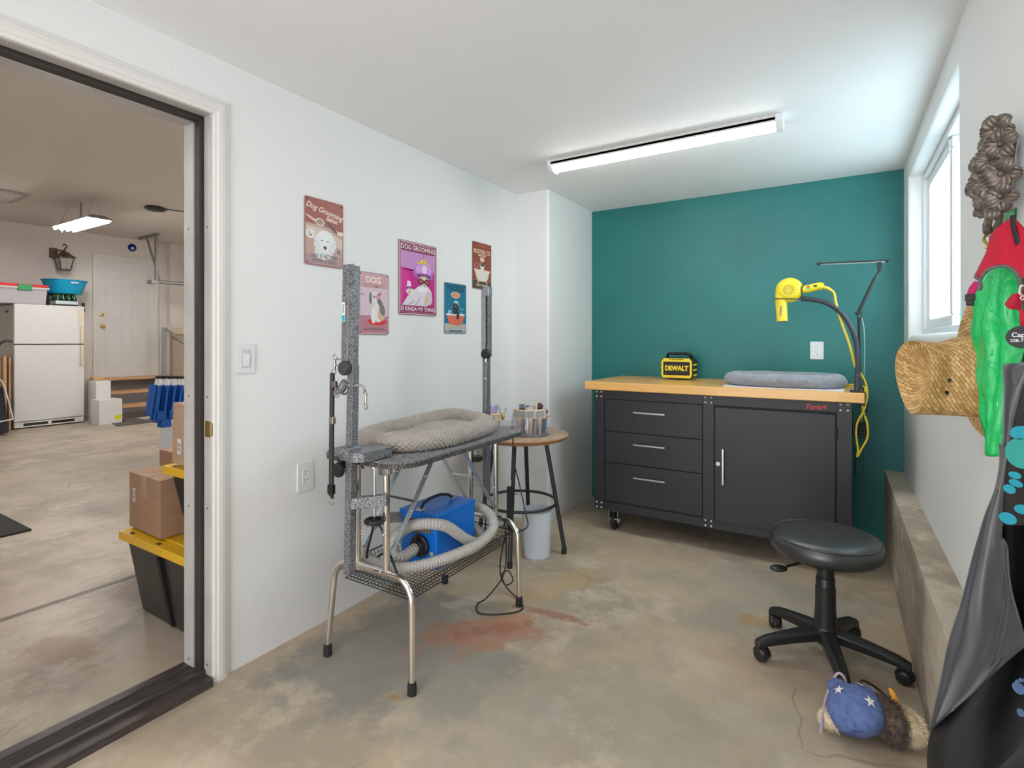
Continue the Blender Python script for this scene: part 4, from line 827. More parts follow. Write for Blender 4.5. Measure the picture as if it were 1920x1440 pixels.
lg2.build('lettering', mat('logo_red', (.62, .015, .015), .4), t)
for cx, cy in ((-1.235, 3.27), (-.04, 3.27), (-1.235, 3.73), (-.04, 3.73)):
    c = MB(); c.box(cx-.045, cy-.04, .130, cx+.045, cy+.04, .139); c.box(cx-.030, cy-.03, .055, cx-.026, cy+.025, .131); c.box(cx+.026, cy-.03, .055, cx+.030, cy+.025, .131); c.cyl((cx-.036, cy, .055), (cx+.036, cy, .055), .007, n=10)
    c.box(cx-.032, cy-.045, .075, cx+.050, cy-.030, .082); c.box(cx+.034, cy-.04, .05, cx+.040, cy-.02, .08)
    co = c.build('caster_fork', m_steel, t, bev=.001)
    c = MB(); R = Vector((0, 0, 1)).rotation_difference(Vector((1, 0, 0))).to_matrix(); c.lathe([(.020, -.016), (.045, -.016), (.054, -.008), (.055, 0), (.054, .008), (.045, .016), (.020, .016)], (cx, cy, .055), 32, R); c.build('caster_wheel', m_rub, co)

# jobsite radio
t = thing('radio', (-.93, 3.66, .960), 'black and yellow rugged jobsite speaker on the workbench against the green wall', 'radio')
x0, x1, y0, y1, z0, z1 = -1.028, -.822, 3.60, 3.76, .962, 1.118
b = MB(); b.M = F((1, 0, 0), (0, 0, 1), ((x0+x1)/2, y1-.01, (z0+z1)/2)); P = [(-.102, -.05), (-.088, -.068), (.088, -.068), (.102, -.05), (.102, .045), (.085, .068), (-.085, .068), (-.102, .045)]
b.prism(P, 0, .14); b.build('body', m_black, t, bev=.006, seg=3)
b = MB(); b.M = F((1, 0, 0), (0, 0, 1), ((x0+x1)/2, y0-.001, (z0+z1)/2))
Q = [(x*.98, z*.98) for x, z in P]; I_ = [(-.086, -.040), (-.080, -.046), (.080, -.046), (.086, -.040), (.086, .034), (.078, .042), (-.078, .042), (-.086, .034)]
b.prism([(-.100, -.05), (-.088, -.066), (.088, -.066), (.100, -.05), (.088, -.048), (-.088, -.048)], -.006, .006); b.prism([(-.100, .045), (-.088, .043), (.088, .043), (.100, .045), (.083, .066), (-.083, .066)][::-1] if False else [(-.088, .043), (.088, .043), (.100, .045), (.083, .066), (-.083, .066), (-.100, .045)], -.006, .006)
b.prism([(-.100, -.05), (-.088, -.048), (-.088, .043), (-.100, .045)], -.006, .006); b.prism([(.088, -.048), (.100, -.05), (.100, .045), (.088, .043)], -.006, .006)
b.M = Matrix()
for z in (.985, 1.02, 1.055): b.box(x1-.004, y0+.03, z, x1+.003, y0+.12, z+.014)
b.build('yellow_frame', m_yel, t, bev=.003)
b = MB(); b.M = F((1, 0, 0), (0, 0, 1), ((x0+x1)/2, y0+.001, (z0+z1)/2)); b.prism(I_, -.002, .004); b.m = 1
for k in range(6): b.M = Matrix(); b.cbox(((x0+x1)/2-.04+k*.016, y0-.007, z1-.019), (.010, .004, .006))
b.build('grille', [mat('grille_black', (.02, .02, .02), .7, bump=.5, bscale=500), m_dark], t, bev=.001)
b = MB(); b.text('DEWALT', .044, onback((x0+x1)/2, (z0+z1)/2-.002, y0-.0045), .0012, off=.0022, sx=.86); b.build('lettering', m_yel, t)
b = MB(); b.tube(cr([(x0+.022, 3.68, z1-.005), (x0+.030, 3.66, z1+.012), (x0+.045, 3.66, z1+.018), (x1-.045, 3.66, z1+.018), (x1-.030, 3.66, z1+.012), (x1-.022, 3.68, z1-.005)], 6), .010, 10); b.build('carry_handle', m_black, t)

# gooseneck holder with the yellow dryer
YG = 3.25
t = thing('gooseneck_holder', (.083, YG-.02, .960), 'black flexible gooseneck stand clamped to the right front corner of the workbench', 'dryer stand')
path = cr([(.083, YG-.02, .965), (.084, YG-.015, 1.04), (.086, YG-.01, 1.11), (.082, YG, 1.19), (.066, YG, 1.262), (.040, YG, 1.325), (.007, YG, 1.375), (-.033, YG, 1.410), (-.077, YG, 1.433), (-.130, YG, 1.446), (-.172, YG, 1.450)], 16)
rr_ = [.0125+.0008*math.sin(i*2.1) for i in range(len(path))]; rr_[:18] = [.0155]*18
MB().tube(path, rr_, 12).build('flexible_arm', mat('gooseneck_black', (.035, .04, .055), .45), t)
b = MB(); b.box(.050, 3.19, .9602, .108, 3.27, .968); b.box(.100, 3.205, .895, .116, 3.245, .966) ; b.box(.066, 3.208, .893, .116, 3.242, .900); b.build('clamp', m_black, t, bev=.002)
b = MB(); b.tube(cr([(-.172, YG, 1.450), (-.178, YG-.03, 1.448), (-.215, YG-.062, 1.447), (-.270, YG-.06, 1.450), (-.297, YG, 1.455), (-.28, YG+.05, 1.455)], 6), .003, 7); b.tube(cr([(-.172, YG, 1.450), (-.166, YG-.02, 1.475), (-.166, YG-.024, 1.51), (-.150, YG-.01, 1.532)], 6), .003, 7); b.build('wire_cradle', m_legdk, t)
t = thing('hair_dryer', (-.228, YG, 1.323), 'yellow handheld hair dryer held nozzle down in the gooseneck stand', 'hair dryer')
R = Vector((0, 0, 1)).rotation_difference(Vector((0, -1, 0))).to_matrix(); c = (-.228, YG+.035, 1.500)
m_ydry = mat('dryer_yellow', (.88, .70, .03), .35)
b = MB(); b.lathe([(.030, -.008), (.055, -.004), (.066, .010), (.068, .030), (.064, .048), (.052, .062), (.040, .068), (.0001, .070)], c, 40, R); bo = b.build('motor_housing', m_ydry, t)
b = MB(); b.tube([(-.270, YG, 1.49), (-.268, YG, 1.44), (-.262, YG, 1.33)], [.027, .029, .0275], 22); b.build('nozzle', m_ydry, t)
b = MB(); b.tube([(-.262, YG, 1.331), (-.262, YG, 1.3275)], .024, 22); b.build('nozzle_mouth', m_dark, t)
b = MB(); b.tube(cr([(-.175, YG, 1.500), (-.14, YG, 1.502), (-.11, YG, 1.509), (-.085, YG, 1.514), (-.072, YG, 1.508)], 6), [.022-.0001*i for i in range(25)], 18); ho = b.build('handle', m_ydry, t)
b = MB()
for r_, n_ in ((.009, 6), (.017, 12), (.025, 18)):
    for k in range(n_): a = 2*PI*k/n_; b.cyl((c[0]+r_*math.cos(a), c[1]-.0665, c[2]+r_*math.sin(a)), (c[0]+r_*math.cos(a), c[1]-.0707, c[2]+r_*math.sin(a)), .0021, n=6)
b.build('vent_holes', m_dark, bo)
b = MB(); b.cbox((-.137, YG-.022, 1.512), (.016, .003, .006)); b.m = 1; b.cbox((-.137, YG-.022, 1.503), (.014, .003, .006)); b.m = 2; b.cbox((-.104, YG-.022, 1.514), (.016, .004, .008)); b.build('buttons', [m_red, m_cyan, m_dark], ho)
b = MB()
for k in range(7): b.cbox((-.268+.0003*k, YG-.0287, 1.365+.008*k), (.007+.002*(k % 3), .002, .0045))
b.build('printed_mark', m_deep, t)
yb_ = [(-.072, YG, 1.508), (-.045, YG, 1.500), (-.020, YG+.005, 1.475), (-.012, YG+.01, 1.43), (.0, YG+.01, 1.375), (.020, YG+.01, 1.30), (.045, YG+.01, 1.22), (.062, YG+.012, 1.15), (.074, YG+.03, 1.09), (.10, YG+.05, 1.05), (.122, YG+.06, 1.0), (.128, YG+.06, .93), (.112, YG+.05, .86), (.085, YG+.03, .80), (.078, YG+.03, .74), (.086, YG+.03, .66), (.083, YG+.03, .62), (.102, YG+.04, .66), (.128, YG+.05, .72), (.128, YG+.05, .79), (.115, YG+.05, .84), (.105, YG+.06, .90), (.119, YG+.1, .95), (.118, YG+.2, .972), (.06, YG+.25, .975), (.03, YG+.3, .966), (.075, YG+.45, .966), (.118, YG+.52, .95), (.122, YG+.58, .80), (.118, YG+.60, .70)]
b = MB(); b.tube(cr(yb_[:9], 8), .0062, 9); b.tube(cr(yb_[8:], 8), .0048, 8); b.tube([(-.072, YG, 1.508), (-.045, YG, 1.500), (-.030, YG+.003, 1.487)], [.010, .0085, .0065], 10); b.build('yellow_cord', m_yelcord, t)
b = MB(); b.cyl((.100, YG+.05, .836), (.128, YG+.05, .844), .0035, n=8); b.tube([(.118+.016*math.cos(a), YG+.045, .845+.009*math.sin(a)) for a in [2*PI*k/14 for k in range(14)]], .0018, 6, closed=True); b.build('cord_tie', m_legdk, t)

# LED task lamp
YL = 3.46
t = thing('desk_lamp', (.100, YL, .960), 'slim black LED arm lamp with a long flat head at the bench corner', 'lamp')
b = MB(); b.cyl((.100, YL, .961), (.0965, YL, 1.350), .0065, n=14); b.build('lower_arm', m_black, t)
b = MB(); b.cyl((.096, YL, 1.385), (.170, YL, 1.565), .0085, n=14); b.build('upper_arm', m_black, t)
b = MB(); b.tube(cr([(.097, YL, 1.33), (.090, YL, 1.355), (.090, YL, 1.375), (.100, YL, 1.395)], 5), .0035, 8); b.tube(cr([(.098, YL, 1.33), (.108, YL, 1.355), (.106, YL, 1.375), (.098, YL, 1.395)], 5), .0035, 8); b.cyl((.096, YL-.014, 1.378), (.096, YL+.014, 1.378), .010, n=16); b.cyl((.076, YL, 1.372), (.096, YL, 1.378), .004, n=8); b.build('elbow', m_black, t)
b = MB(); b.tube(cr([(.168, YL, 1.56), (.178, YL, 1.585), (.190, YL, 1.600), (.189, YL, 1.640)], 5), .0045, 8); b.cyl((.189, YL-.016, 1.606), (.189, YL+.016, 1.606), .009, n=14); b.cbox((.189, YL, 1.63), (.020, .018, .035)); b.build('head_joint', m_black, t, bev=.002)
b = MB(); M = F(Vector((.333, 0, -.008)).normalized()*1, (0, 1, 0), (.063, YL, 1.655)); b.M = Matrix.Translation((.063, YL, 1.655)) @ Matrix.Rotation(math.radians(1.5), 4, 'Y'); b.cbox((0, 0, 0), (.333, .055, .008)); b.build('lamp_head', m_black, t, bev=.002)
b = MB(); b.M = Matrix.Translation((.063, YL, 1.655)) @ Matrix.Rotation(math.radians(1.5), 4, 'Y'); b.cbox((0, 0, -.0045), (.30, .042, .0015)); b.build('led_panel', m_white, t)
b = MB(); b.box(.075, YL-.025, .9603, .122, YL+.025, .969); b.box(.113, YL-.02, .893, .121, YL+.02, .968); b.box(.07, YL-.02, .888, .121, YL+.02, .895); b.cyl((.1, YL, .965), (.1, YL, .985), .011, n=16); b.build('clamp', m_black, t, bev=.002)
b = MB(); b.tube(cr([(.104, YL, 1.375), (.118, YL+.0, 1.30), (.122, YL, 1.18), (.121, YL+.01, 1.06), (.118, YL+.02, 1.02)], 8), .0022, 6); b.m = 1; b.cbox((.118, YL+.02, 1.01), (.012, .012, .028)); b.m = 2; b.tube(cr([(.118, YL+.02, .998), (.135, YL+.03, .95), (.135, YL+.06, .85), (.12, YL+.3, .74), (.12, YL+.385, .70)], 8), .0022, 6); b.build('power_cable', [mat('pale_cable', (.45, .50, .48), .5), m_black, m_black], t)

t = thing('power_adapter', (.130, YB-.02, .655), 'black plug adapter in the low outlet beside the workbench', 'power adapter')
b = MB(); b.box(.075, YB-.006, .628, .150, YB, .745); b.build('cover_plate', mat('teal_plate', (.01, .12, .12), .4), t, bev=.002)
b = MB(); b.box(.100, YB-.045, .655, .148, YB-.004, .722); b.m = 1; b.cyl((.118, YB-.046, .67), (.118, YB-.0445, .67), .0025, n=8); b.cyl((.132, YB-.046, .67), (.132, YB-.0445, .67), .0025, n=8); b.build('plug_body', [m_black, m_label], t, bev=.003)
b = MB(); b.box(.088, YB-.014, .40, .132, YB, .565); b.build('raceway', mat('teal_plate', (.01, .12, .12), .4), t, bev=.003)

# ================================================================== ROLLING STOOL
cx, cy = -.042, 2.352
t = thing('rolling_stool', (cx, cy, 0), 'black vinyl round rolling stool on a five-star plastic base', 'stool')
b = MB(); b.lathe([(.0001, .404), (.150, .404), (.176, .410), (.191, .428), (.193, .448), (.187, .466), (.180, .4735)], (cx, cy, 0), 72); b.lathe([(.180, .4735), (.176, .478), (.150, .486), (.10, .490), (.0001, .491)], (cx, cy, 0), 72); b.build('seat', m_vinylblk, t)
b = MB(); b.tube([(cx+.1825*math.cos(a), cy+.1825*math.sin(a), .474) for a in [2*PI*k/72 for k in range(72)]], .0028, 8, closed=True); b.build('seat_piping', m_vinylblk, t)
m_bp = mat('stool_plastic', (.016, .016, .016), .38, bump=.08, bscale=300)
b = MB(); b.lathe([(.03, .392), (.03, .404)], (cx, cy, 0), 24); b.cbox((cx, cy, .397), (.14, .14, .006)); b.cyl((cx, cy, .30), (cx, cy, .402), .0295, n=32); b.build('gas_column', m_bp, t)
b = MB(); b.lathe([(.032, .245), (.0325, .315), (.031, .317)], (cx, cy, 0), 36); b.lathe([(.040, .128), (.0355, .20), (.0345, .282), (.032, .283)], (cx, cy, 0), 36); b.build('column_cover', m_bp, t)
b = MB(); b.cyl((cx-.03, cy-.03, .388), (cx-.125, cy-.105, .368), .005, n=10); lo = b.build('height_lever', m_bp, t)
b = MB(); b.ball((cx-.150, cy-.125, .362), .030, 18, (1.1, .75, .38), Matrix.Rotation(.6, 3, 'Z')); b.build('lever_paddle', m_bp, lo)
b = MB(); b.lathe([(.0001, .062), (.026, .062), (.040, .085), (.046, .110), (.044, .128), (.038, .136)], (cx, cy, 0), 36); b.build('hub', m_bp, t)
for ang in (212, 140, 68, -4, -76):
    a = math.radians(ang); Rz = Matrix.Translation((cx, cy, 0)) @ Matrix.Rotation(a, 4, 'Z')
    l = MB(); l.M = Rz
    def sec(i):
        u = i/14; x = .02+.245*u; w_ = .030-.012*u; zt = .130-.045*u**1.3-(.004 if u > .9 else 0); h_ = .046-.014*u
        if i == 14: zt -= .004
        return [(x, -w_, zt-h_), (x, w_, zt-h_), (x, w_, zt-.012), (x, w_*.55, zt), (x, -w_*.55, zt), (x, -w_, zt-.012)]
    vs = []
    for i in range(15): vs += sec(i)
    fs = [(i*6+k, i*6+(k+1) % 6, (i+1)*6+(k+1) % 6, (i+1)*6+k) for i in range(14) for k in range(6)]+[tuple(reversed(range(6))), tuple(range(84, 90))]
    l.add(vs, fs); l.cyl((.248, 0, .03), (.248, 0, .065), .009, n=12); lo = l.build('base_arm', m_bp, t, bev=.004, seg=3)
    c = MB(); c.M = Rz @ Matrix.Translation((.244, 0, .026)) @ Matrix.Rotation(a*2.3, 4, 'Z'); R = Vector((0, 0, 1)).rotation_difference(Vector((0, 1, 0))).to_matrix()
    for s_ in (-1, 1): c.lathe([(.0001, s_*.024), (.012, s_*.025), (.022, s_*.022), (.026, s_*.016), (.026, s_*.006), (.020, s_*.005)], (0, 0, 0), 26, R)
    wv = []; 
    for k in range(13):
        q = PI*k/12-.15; wv.append((.030*math.cos(q), .030*math.sin(q)))
    c.M = c.M @ F((1, 0, 0), (0, 0, 1), (0, .012, 0)); c.prism(wv+[(-.02, .0), (.02, .0)][::1], 0, .024); c.build('caster', m_bp, lo, bev=.001)

# ================================================================== THINGS ON THE RIGHT WALL
_s, _c = math.sin(math.radians(31.73)), math.cos(math.radians(31.73))
def P(px, py, Y):      # a point of the plane y=Y seen in the given direction
    u = (px-960)/989.5; v = -(py-640)/989.5; d = Vector((-_s+_c*u, _c+_s*u, v)); k = Y/d.y; return Vector((d.x*k, Y, 1.22+d.z*k))
# cast metal flower coat rack
m_cast = mat('cast_bronze', (.15, .12, .10), .38, .5, c2=(.24, .20, .17), scale=30, bump=.3, bscale=120)
t = thing('coat_rack', (.33, 1.66, 1.38), 'ornate dark bronze coat rack of cast metal flowers on the right wall', 'coat rack')
def flower(c, r, nrm, n=5, seed=0):
    rnd = random.Random(seed); b = MB(); nrm = Vector(nrm).normalized(); M = Matrix.Translation(c) @ Vector((0, 0, 1)).rotation_difference(nrm).to_matrix().to_4x4() @ Matrix.Rotation(rnd.random()*6, 4, 'Z')
    for k in range(n):
        a = 2*PI*k/n; b.M = M @ Matrix.Rotation(a+rnd.uniform(-.12, .12), 4, 'Z'); cup = rnd.uniform(.15, .5)
        def f(u, v):
            w_ = math.sin(PI*min(1, u*.80+.06))**.6*r*.50; t_ = (v-.5)*2
            return (u*r*(1-.10*t_*t_), t_*w_, cup*r*math.sin(u*PI*.6)-r*.25*u**3+u*r*.055*math.sin(t_*PI*3.5)+r*.10*t_*t_*u)
        b.grid(f, 8, 20)
    b.M = M; b.ball((0, 0, r*.14), r*.17, 10, (1, 1, 1.3))
    return b
spots = [((1914, 235), .036, 1.53), ((1899, 262), .026, 1.60), ((1908, 292), .040, 1.57), ((1874, 303), .026, 1.70), ((1886, 332), .040, 1.65), ((1864, 350), .026, 1.74), ((1911, 338), .042, 1.55),
         ((1893, 368), .034, 1.62), ((1913, 378), .036, 1.54), ((1876, 392), .020, 1.69), ((1930, 262), .036, 1.50), ((1932, 318), .038, 1.49), ((1930, 362), .034, 1.50)]
for k, ((px, py), r, Y) in enumerate(spots):
    c = P(px, py, Y); c.x = min(c.x, XR-.035); flower(c, r*.92, (-.85+random.uniform(-.2, .2), -.9, random.uniform(-.35, .35)), 5, k).build('flower', m_cast, t, solid=.0022)
b = MB()
stem = cr([(XR-.01, 1.75, 1.43), (XR-.012, 1.70, 1.45), (XR-.012, 1.64, 1.50), (XR-.012, 1.58, 1.57), (XR-.012, 1.52, 1.66)], 6); b.tube(stem, .007, 8)
for (px, py, Y, q) in ((1868, 412, 1.70, 8), (1861, 425, 1.72, 8), (1872, 400, 1.69, 7)): 
    c = P(px, py, Y); c.x = min(c.x, XR-.02); b.tube([c+Vector((0, .011*math.cos(a), .013*math.sin(a))) for a in [2*PI*k/10 for k in range(10)]], .006, 7, closed=True)
for (px, py, px2, py2) in ((1860, 436, 1852, 417), (1868, 430, 1866, 416)):
    a_, c_ = P(px, py, 1.73), P(px2, py2, 1.73); b.tube([a_, a_.lerp(c_, .5), c_], [.006, .005, .0008], 8)
b.build('scroll_frame', m_cast, t)
b = MB(); b.tube(cr([P(1859, 436, 1.73), P(1850, 441, 1.71), P(1844, 448, 1.69), P(1849, 456, 1.68), P(1855, 460, 1.67)], 6), .0035, 8); b.tube([P(1852, 462, 1.68), P(1848, 466, 1.68)], .0035, 7); b.build('brass_hook', m_gold, t)

# straw hat
m_straw = weave_mat('woven_straw', (.74, .49, .20), (.46, .26, .08), (.16, .08, .02), 24, 46, .785)
m_straw2 = weave_mat('woven_straw_brim', (.74, .49, .20), (.46, .26, .08), (.16, .08, .02), 12, 84, .785)
hc_ = Vector((.325, 1.745, 1.135)); t = thing('straw_hat', tuple(hc_), 'woven golden straw hat hanging sideways on the right wall near the window', 'hat')
H_, RZ_, RY_ = .160, .106, .080
def weave(s1, s2): 
    p = s1*1.0; q = s2*1.0
    return .0011*((abs(math.sin(p))**.6)*(abs(math.sin(q))**.6))
def hatpt(u, v):
    a = 2*PI*v; cz, cyy = math.sin(a), math.cos(a)
    k = min(1, u/.70)
    pinch = .024*max(0, -cyy)**3*math.exp(-((k-.66)/.20)**2)+.010*max(0, cz)**4*math.exp(-((k-.7)/.2)**2)
    if u < .70:
        s_ = 1-.10*k+.03*k**4; x = -k*(H_*.96+.030*cyy+.012*cz*cyy)
    else:
        q = (u-.70)/.30; s_ = .93*math.cos(q*PI/2)**.8 if q < 1 else 0
        x = -(H_*.96+(.030*cyy+.012*cz*cyy)*s_/.93)-.006*math.sin(min(1, q*3)*PI)+.040*max(0, (q-.12)/.88)**1.3
        pinch *= max(0, 1-q*3)
    return Vector((x, RY_*s_*cyy-pinch*cyy, RZ_*s_*cz-pinch*cz))
def hatf(u, v):
    p = hatpt(u, v); NR, NV = 34, 44
    w_ = 0
    n = Vector((-.15 if u < .72 else -1, p.y/RY_, p.z/RZ_)).normalized(); r = hc_+p+n*w_*1.6
    # the crown leans slightly up to the room
    r.z -= .010*(-p.x/H_); return r
b = MB(); b.grid(hatf, 120, 160); b.build('crown', m_straw, t, angle=180)
b = MB()
for (px, py) in ((1750, 721), (1748, 748)):
    c = P(px, py, 1.655); b.cyl(c+Vector((0, -.0, 0)), c+Vector((0, .02, 0)), .0045, n=12)
eye = b
def brimf(u, v):
    a = 2*PI*v; rr = 1+u*.95; z = RZ_*1.0*math.sin(a)*(1+u*.78)+.030*u; y = RY_*math.cos(a)*(1+u*(1.9 if math.cos(a) > 0 else 1.45)); x = -.006-.030*u*u*abs(math.cos(a))+.012*math.sin(a*2)*u*0
    NR, NV = 16, 120
    return hc_+Vector((x, y, z))
b = MB(); b.grid(brimf, 40, 160); b.build('brim', m_straw2, t, angle=180, solid=.002)
# eyelets sit on the crown surface
b = MB()
for vv, uu in ((.525, .50), (.585, .50)):
    q = hatpt(uu, vv); n = Vector((-.15, q.y/RY_, q.z/RZ_)).normalized(); c = hc_+q; b.cyl(c-n*.002, c+n*.0030, .0050, n=14)
b.build('eyelets', m_dark, t)

# cloth helper: rows of world points, smoothed both ways
def loft(rows, k=6, wr_=.0, seed=0, sc=18):
    R_ = [cr(r, k) for r in rows]; n = len(R_[0]); cols = [cr([r[i] for r in R_], k) for i in range(n)]; m = len(cols[0]); b = MB()
    vs = []
    for i in range(n):
        for j in range(m):
            p = cols[i][j]; q = noise.noise(Vector((p.x*sc+seed, p.y*sc, p.z*sc*.6)))+.5*noise.noise(Vector((p.x*sc*2.3+seed, p.y*sc*2.3, p.z*sc*1.1))); vs.append(p+Vector((-.7, -.7, 0))*q*wr_)
    fs = [(i*m+j, i*m+j+1, (i+1)*m+j+1, (i+1)*m+j) for i in range(n-1) for j in range(m-1)]
    b.add(vs, fs, True); return b
# green bag
m_bag = mat('green_film', (.005, .56, .13), .28, bump=.8, bscale=38, bdist=.012, coat=.4)
Yg = 1.53
L_ = [(1858, 470), (1836, 520), (1828, 560), (1820, 602), (1826, 645), (1828, 690), (1832, 730), (1840, 770), (1846, 810), (1851, 853)]
R_ = [(1912, 440), (1915, 500), (1920, 560), (1920, 602), (1918, 650), (1914, 700), (1903, 740), (1893, 780), (1880, 820), (1876, 856)]
rows = []
for (l, r) in zip(L_, R_):
    a_ = P(l[0], l[1], Yg+.06); c_ = P(r[0], r[1], Yg-.06); row = []
    for k in range(8):
        f = k/7; p = a_.lerp(c_, f); bul = math.sin(PI*f)*.022; p += Vector((-.6, -.8, 0))*bul*(1 if k % 2 else .55); row.append(p)
    bk_ = P(l[0], l[1], Yg+.06)+Vector((.022, .0, 0)); bk_.x = min(bk_.x, XR-.01); bk_.z = a_.z; rows.append([bk_]+row)
b = loft(rows, 5, .010, 3, 26); t = tag(b.build('plastic_bag', m_bag, solid=.0008, loc=tuple(P(1865, 640, Yg))), 'crinkled bright green plastic bag hanging in front of the straw hat', 'bag')
b = loft([[P(1878, 440, 1.6), P(1888, 428, 1.58), P(1898, 440, 1.56)], [P(1884, 412, 1.6), P(1893, 402, 1.57), P(1903, 396, 1.55)], [P(1890, 396, 1.59), P(1898, 392, 1.57), P(1905, 388, 1.56)]], 5, .004, 5, 40); b.build('bag_knot', m_bag, t, solid=.0008)

# red harness vest
t = thing('dog_harness', tuple(P(1880, 470, 1.45)), 'crimson padded dog harness with grey binding hanging over the green bag', 'harness')
m_harn = mat('crimson_mesh', (.52, .003, .028), .75, bump=.5, bscale=600); m_bind = mat('grey_binding', (.13, .12, .11), .85); m_mag = mat('magenta_web', (.50, .005, .12), .7)
Yh = 1.44
top = [P(1860, 441, Yh+.02), P(1872, 428, Yh), P(1885, 417, Yh-.01), P(1897, 409, Yh-.02), P(1912, 420, Yh-.03), P(1928, 440, Yh-.04)]
m1 = [P(1853, 470, Yh+.02), P(1866, 468, Yh), P(1882, 465, Yh-.015), P(1897, 460, Yh-.02), P(1912, 465, Yh-.03), P(1930, 470, Yh-.04)]
m2 = [P(1840, 497, Yh+.02), P(1857, 492, Yh), P(1878, 488, Yh-.015), P(1895, 487, Yh-.02), P(1912, 492, Yh-.03), P(1932, 500, Yh-.04)]
bo_ = [P(1829, 520, Yh+.02), P(1838, 519, Yh+.01), P(1862, 500, Yh-.012), P(1885, 497, Yh-.02), P(1905, 508, Yh-.03), P(1934, 535, Yh-.04)]
loft([top, m1, m2, bo_], 6, .003, 1, 30).build('chest_panel', m_harn, t, solid=.006)
b = MB(); b.tube(cr([P(1829, 519, Yh+.02)]+[P(1838, 523, Yh+.005), P(1848, 509, Yh-.005), P(1862, 502, Yh-.014), P(1885, 499, Yh-.024), P(1903, 509, Yh-.032), P(1912, 525, Yh-.034), P(1915, 545, Yh-.034)], 8), .0035, 8)
b.tube(cr([P(1828, 520, Yh+.018), P(1840, 497, Yh+.02), P(1853, 470, Yh+.02), P(1858, 450, Yh+.02), P(1856, 442, Yh+.02)], 8), .0028, 8)
b.tube(cr([P(1838, 523, Yh+.0), P(1838, 535, Yh), P(1836, 545, Yh)], 6), [.0035]*6+[.0045]*7, 8); b.build('grey_binding', m_bind, t)
loft([[P(1894, 405, Yh-.03), P(1902, 402, Yh-.035)], [P(1896, 425, Yh-.03), P(1904, 424, Yh-.035)], [P(1903, 455, Yh-.03), P(1912, 450, Yh-.035)], [P(1918, 495, Yh-.03), P(1928, 490, Yh-.035)]], 5).build('black_strap', m_black, t, solid=.003)
loft([[P(1828, 527, Yh+.01), P(1836, 530, Yh)], [P(1818, 540, Yh+.015), P(1830, 545, Yh+.005)], [P(1814, 552, Yh+.015), P(1826, 553, Yh+.005)]], 5).build('magenta_strap', m_mag, t, solid=.003)
b = MB(); b.cbox(P(1819, 558, Yh), (.016, .010, .015)); b.cbox(P(1819, 567, Yh), (.013, .008, .014)); b.build('buckle', m_black, t, bev=.002)
# pouch, ring and tag
t = thing('treat_pouch', tuple(P(1903, 580, 1.42)), 'crimson cloth pouch clipped with a steel ring beside the green bag', 'pouch')
loft([[P(1885, 571, 1.42), P(1890, 577, 1.40), P(1900, 580, 1.40), P(1914, 582, 1.41)], [P(1889, 564, 1.42), P(1896, 566, 1.395), P(1904, 568, 1.395), P(1916, 566, 1.41)], [P(1899, 552, 1.42), P(1904, 551, 1.40), P(1910, 549, 1.40), P(1918, 546, 1.41)]], 6, .002).build('pouch_cloth', m_harn, t, solid=.003)
loft([[P(1911, 580, 1.40), P(1922, 580, 1.40)], [P(1912, 600, 1.40), P(1922, 600, 1.40)], [P(1913, 614, 1.40), P(1924, 612, 1.40)]], 4).build('pouch_strap', m_harn, t, solid=.003)
b = MB(); b.tube(cr([P(1922, 535, 1.39), P(1914, 537, 1.39), P(1912, 550, 1.39), P(1920, 556, 1.39)], 6), .0022, 8); b.tube([P(1917+3.5*math.cos(a), 559+3.5*math.sin(a), 1.39) for a in [2*PI*k/12 for k in range(12)]], .0012, 6, closed=True); b.build('steel_ring', m_chrome, t)
b = MB(); c = P(1920, 632, 1.38); nrm = Vector((-.45, -.89, 0)); M = F((-nrm.y, nrm.x, 0), (0, 0, 1), c); b.M = M @ Matrix.Identity(4); b.prism([(.030*math.cos(2*PI*k/32)*.9, .022*math.sin(2*PI*k/32)) for k in range(32)], -.001, .001); b.M = Matrix(); b.m = 1
b.text('Captain', .0125, M @ Matrix.Translation((-.018, .004, .0012)), .0002, ax='LEFT', off=.0002); b.text('208-777', .0085, M @ Matrix.Translation((-.020, -.007, .0012)), .0002, ax='LEFT', off=.0001)
tag(b.build('name_tag', [m_black, m_label], loc=tuple(c)), 'black oval pet tag with white writing at the right edge below the pouch', 'tag')

# aprons
m_apron = mat('charcoal_nylon', (.040, .040, .046), .48, bump=.25, bscale=60, bdist=.003, sheen=.3); m_apblk = mat('black_nylon', (.008, .008, .009), .6, bump=.2, bscale=60)
t = thing('apron', (.27, 1.36, .30), 'long charcoal nylon apron draping from the right wall down to the floor edge', 'apron')
Ya = 1.36
edge = [(1880, 684), (1884, 760), (1880, 835), (1868, 905), (1846, 965), (1823, 1045), (1801, 1130), (1777, 1210), (1760, 1290), (1744, 1362)]
fold = [(1950, 675), (1905, 770), (1894, 850), (1882, 920), (1875, 985), (1876, 1060), (1882, 1130), (1895, 1195), (1850, 1270), (1790, 1330)]
rows = []
for i, (e, f) in enumerate(zip(edge, fold)):
    a_ = P(e[0], e[1], Ya+.02); c_ = P(f[0], f[1], Ya-.10); z = a_.z; bk_ = Vector((min(a_.x+.05, XR-.03), Ya+.12, z))
    if z < .47: bk_.x = min(bk_.x, .232)
    row = [bk_, a_]
    for k in (.2, .4, .6, .8, 1): p = a_.lerp(c_, k); p += Vector((-.5, -.85, 0))*(.008*math.sin(k*9+i*.4)); row.append(p)
    rows.append(row)
loft(rows, 6, .004, 2, 14).build('outer_panel', m_apron, t, solid=.0015)
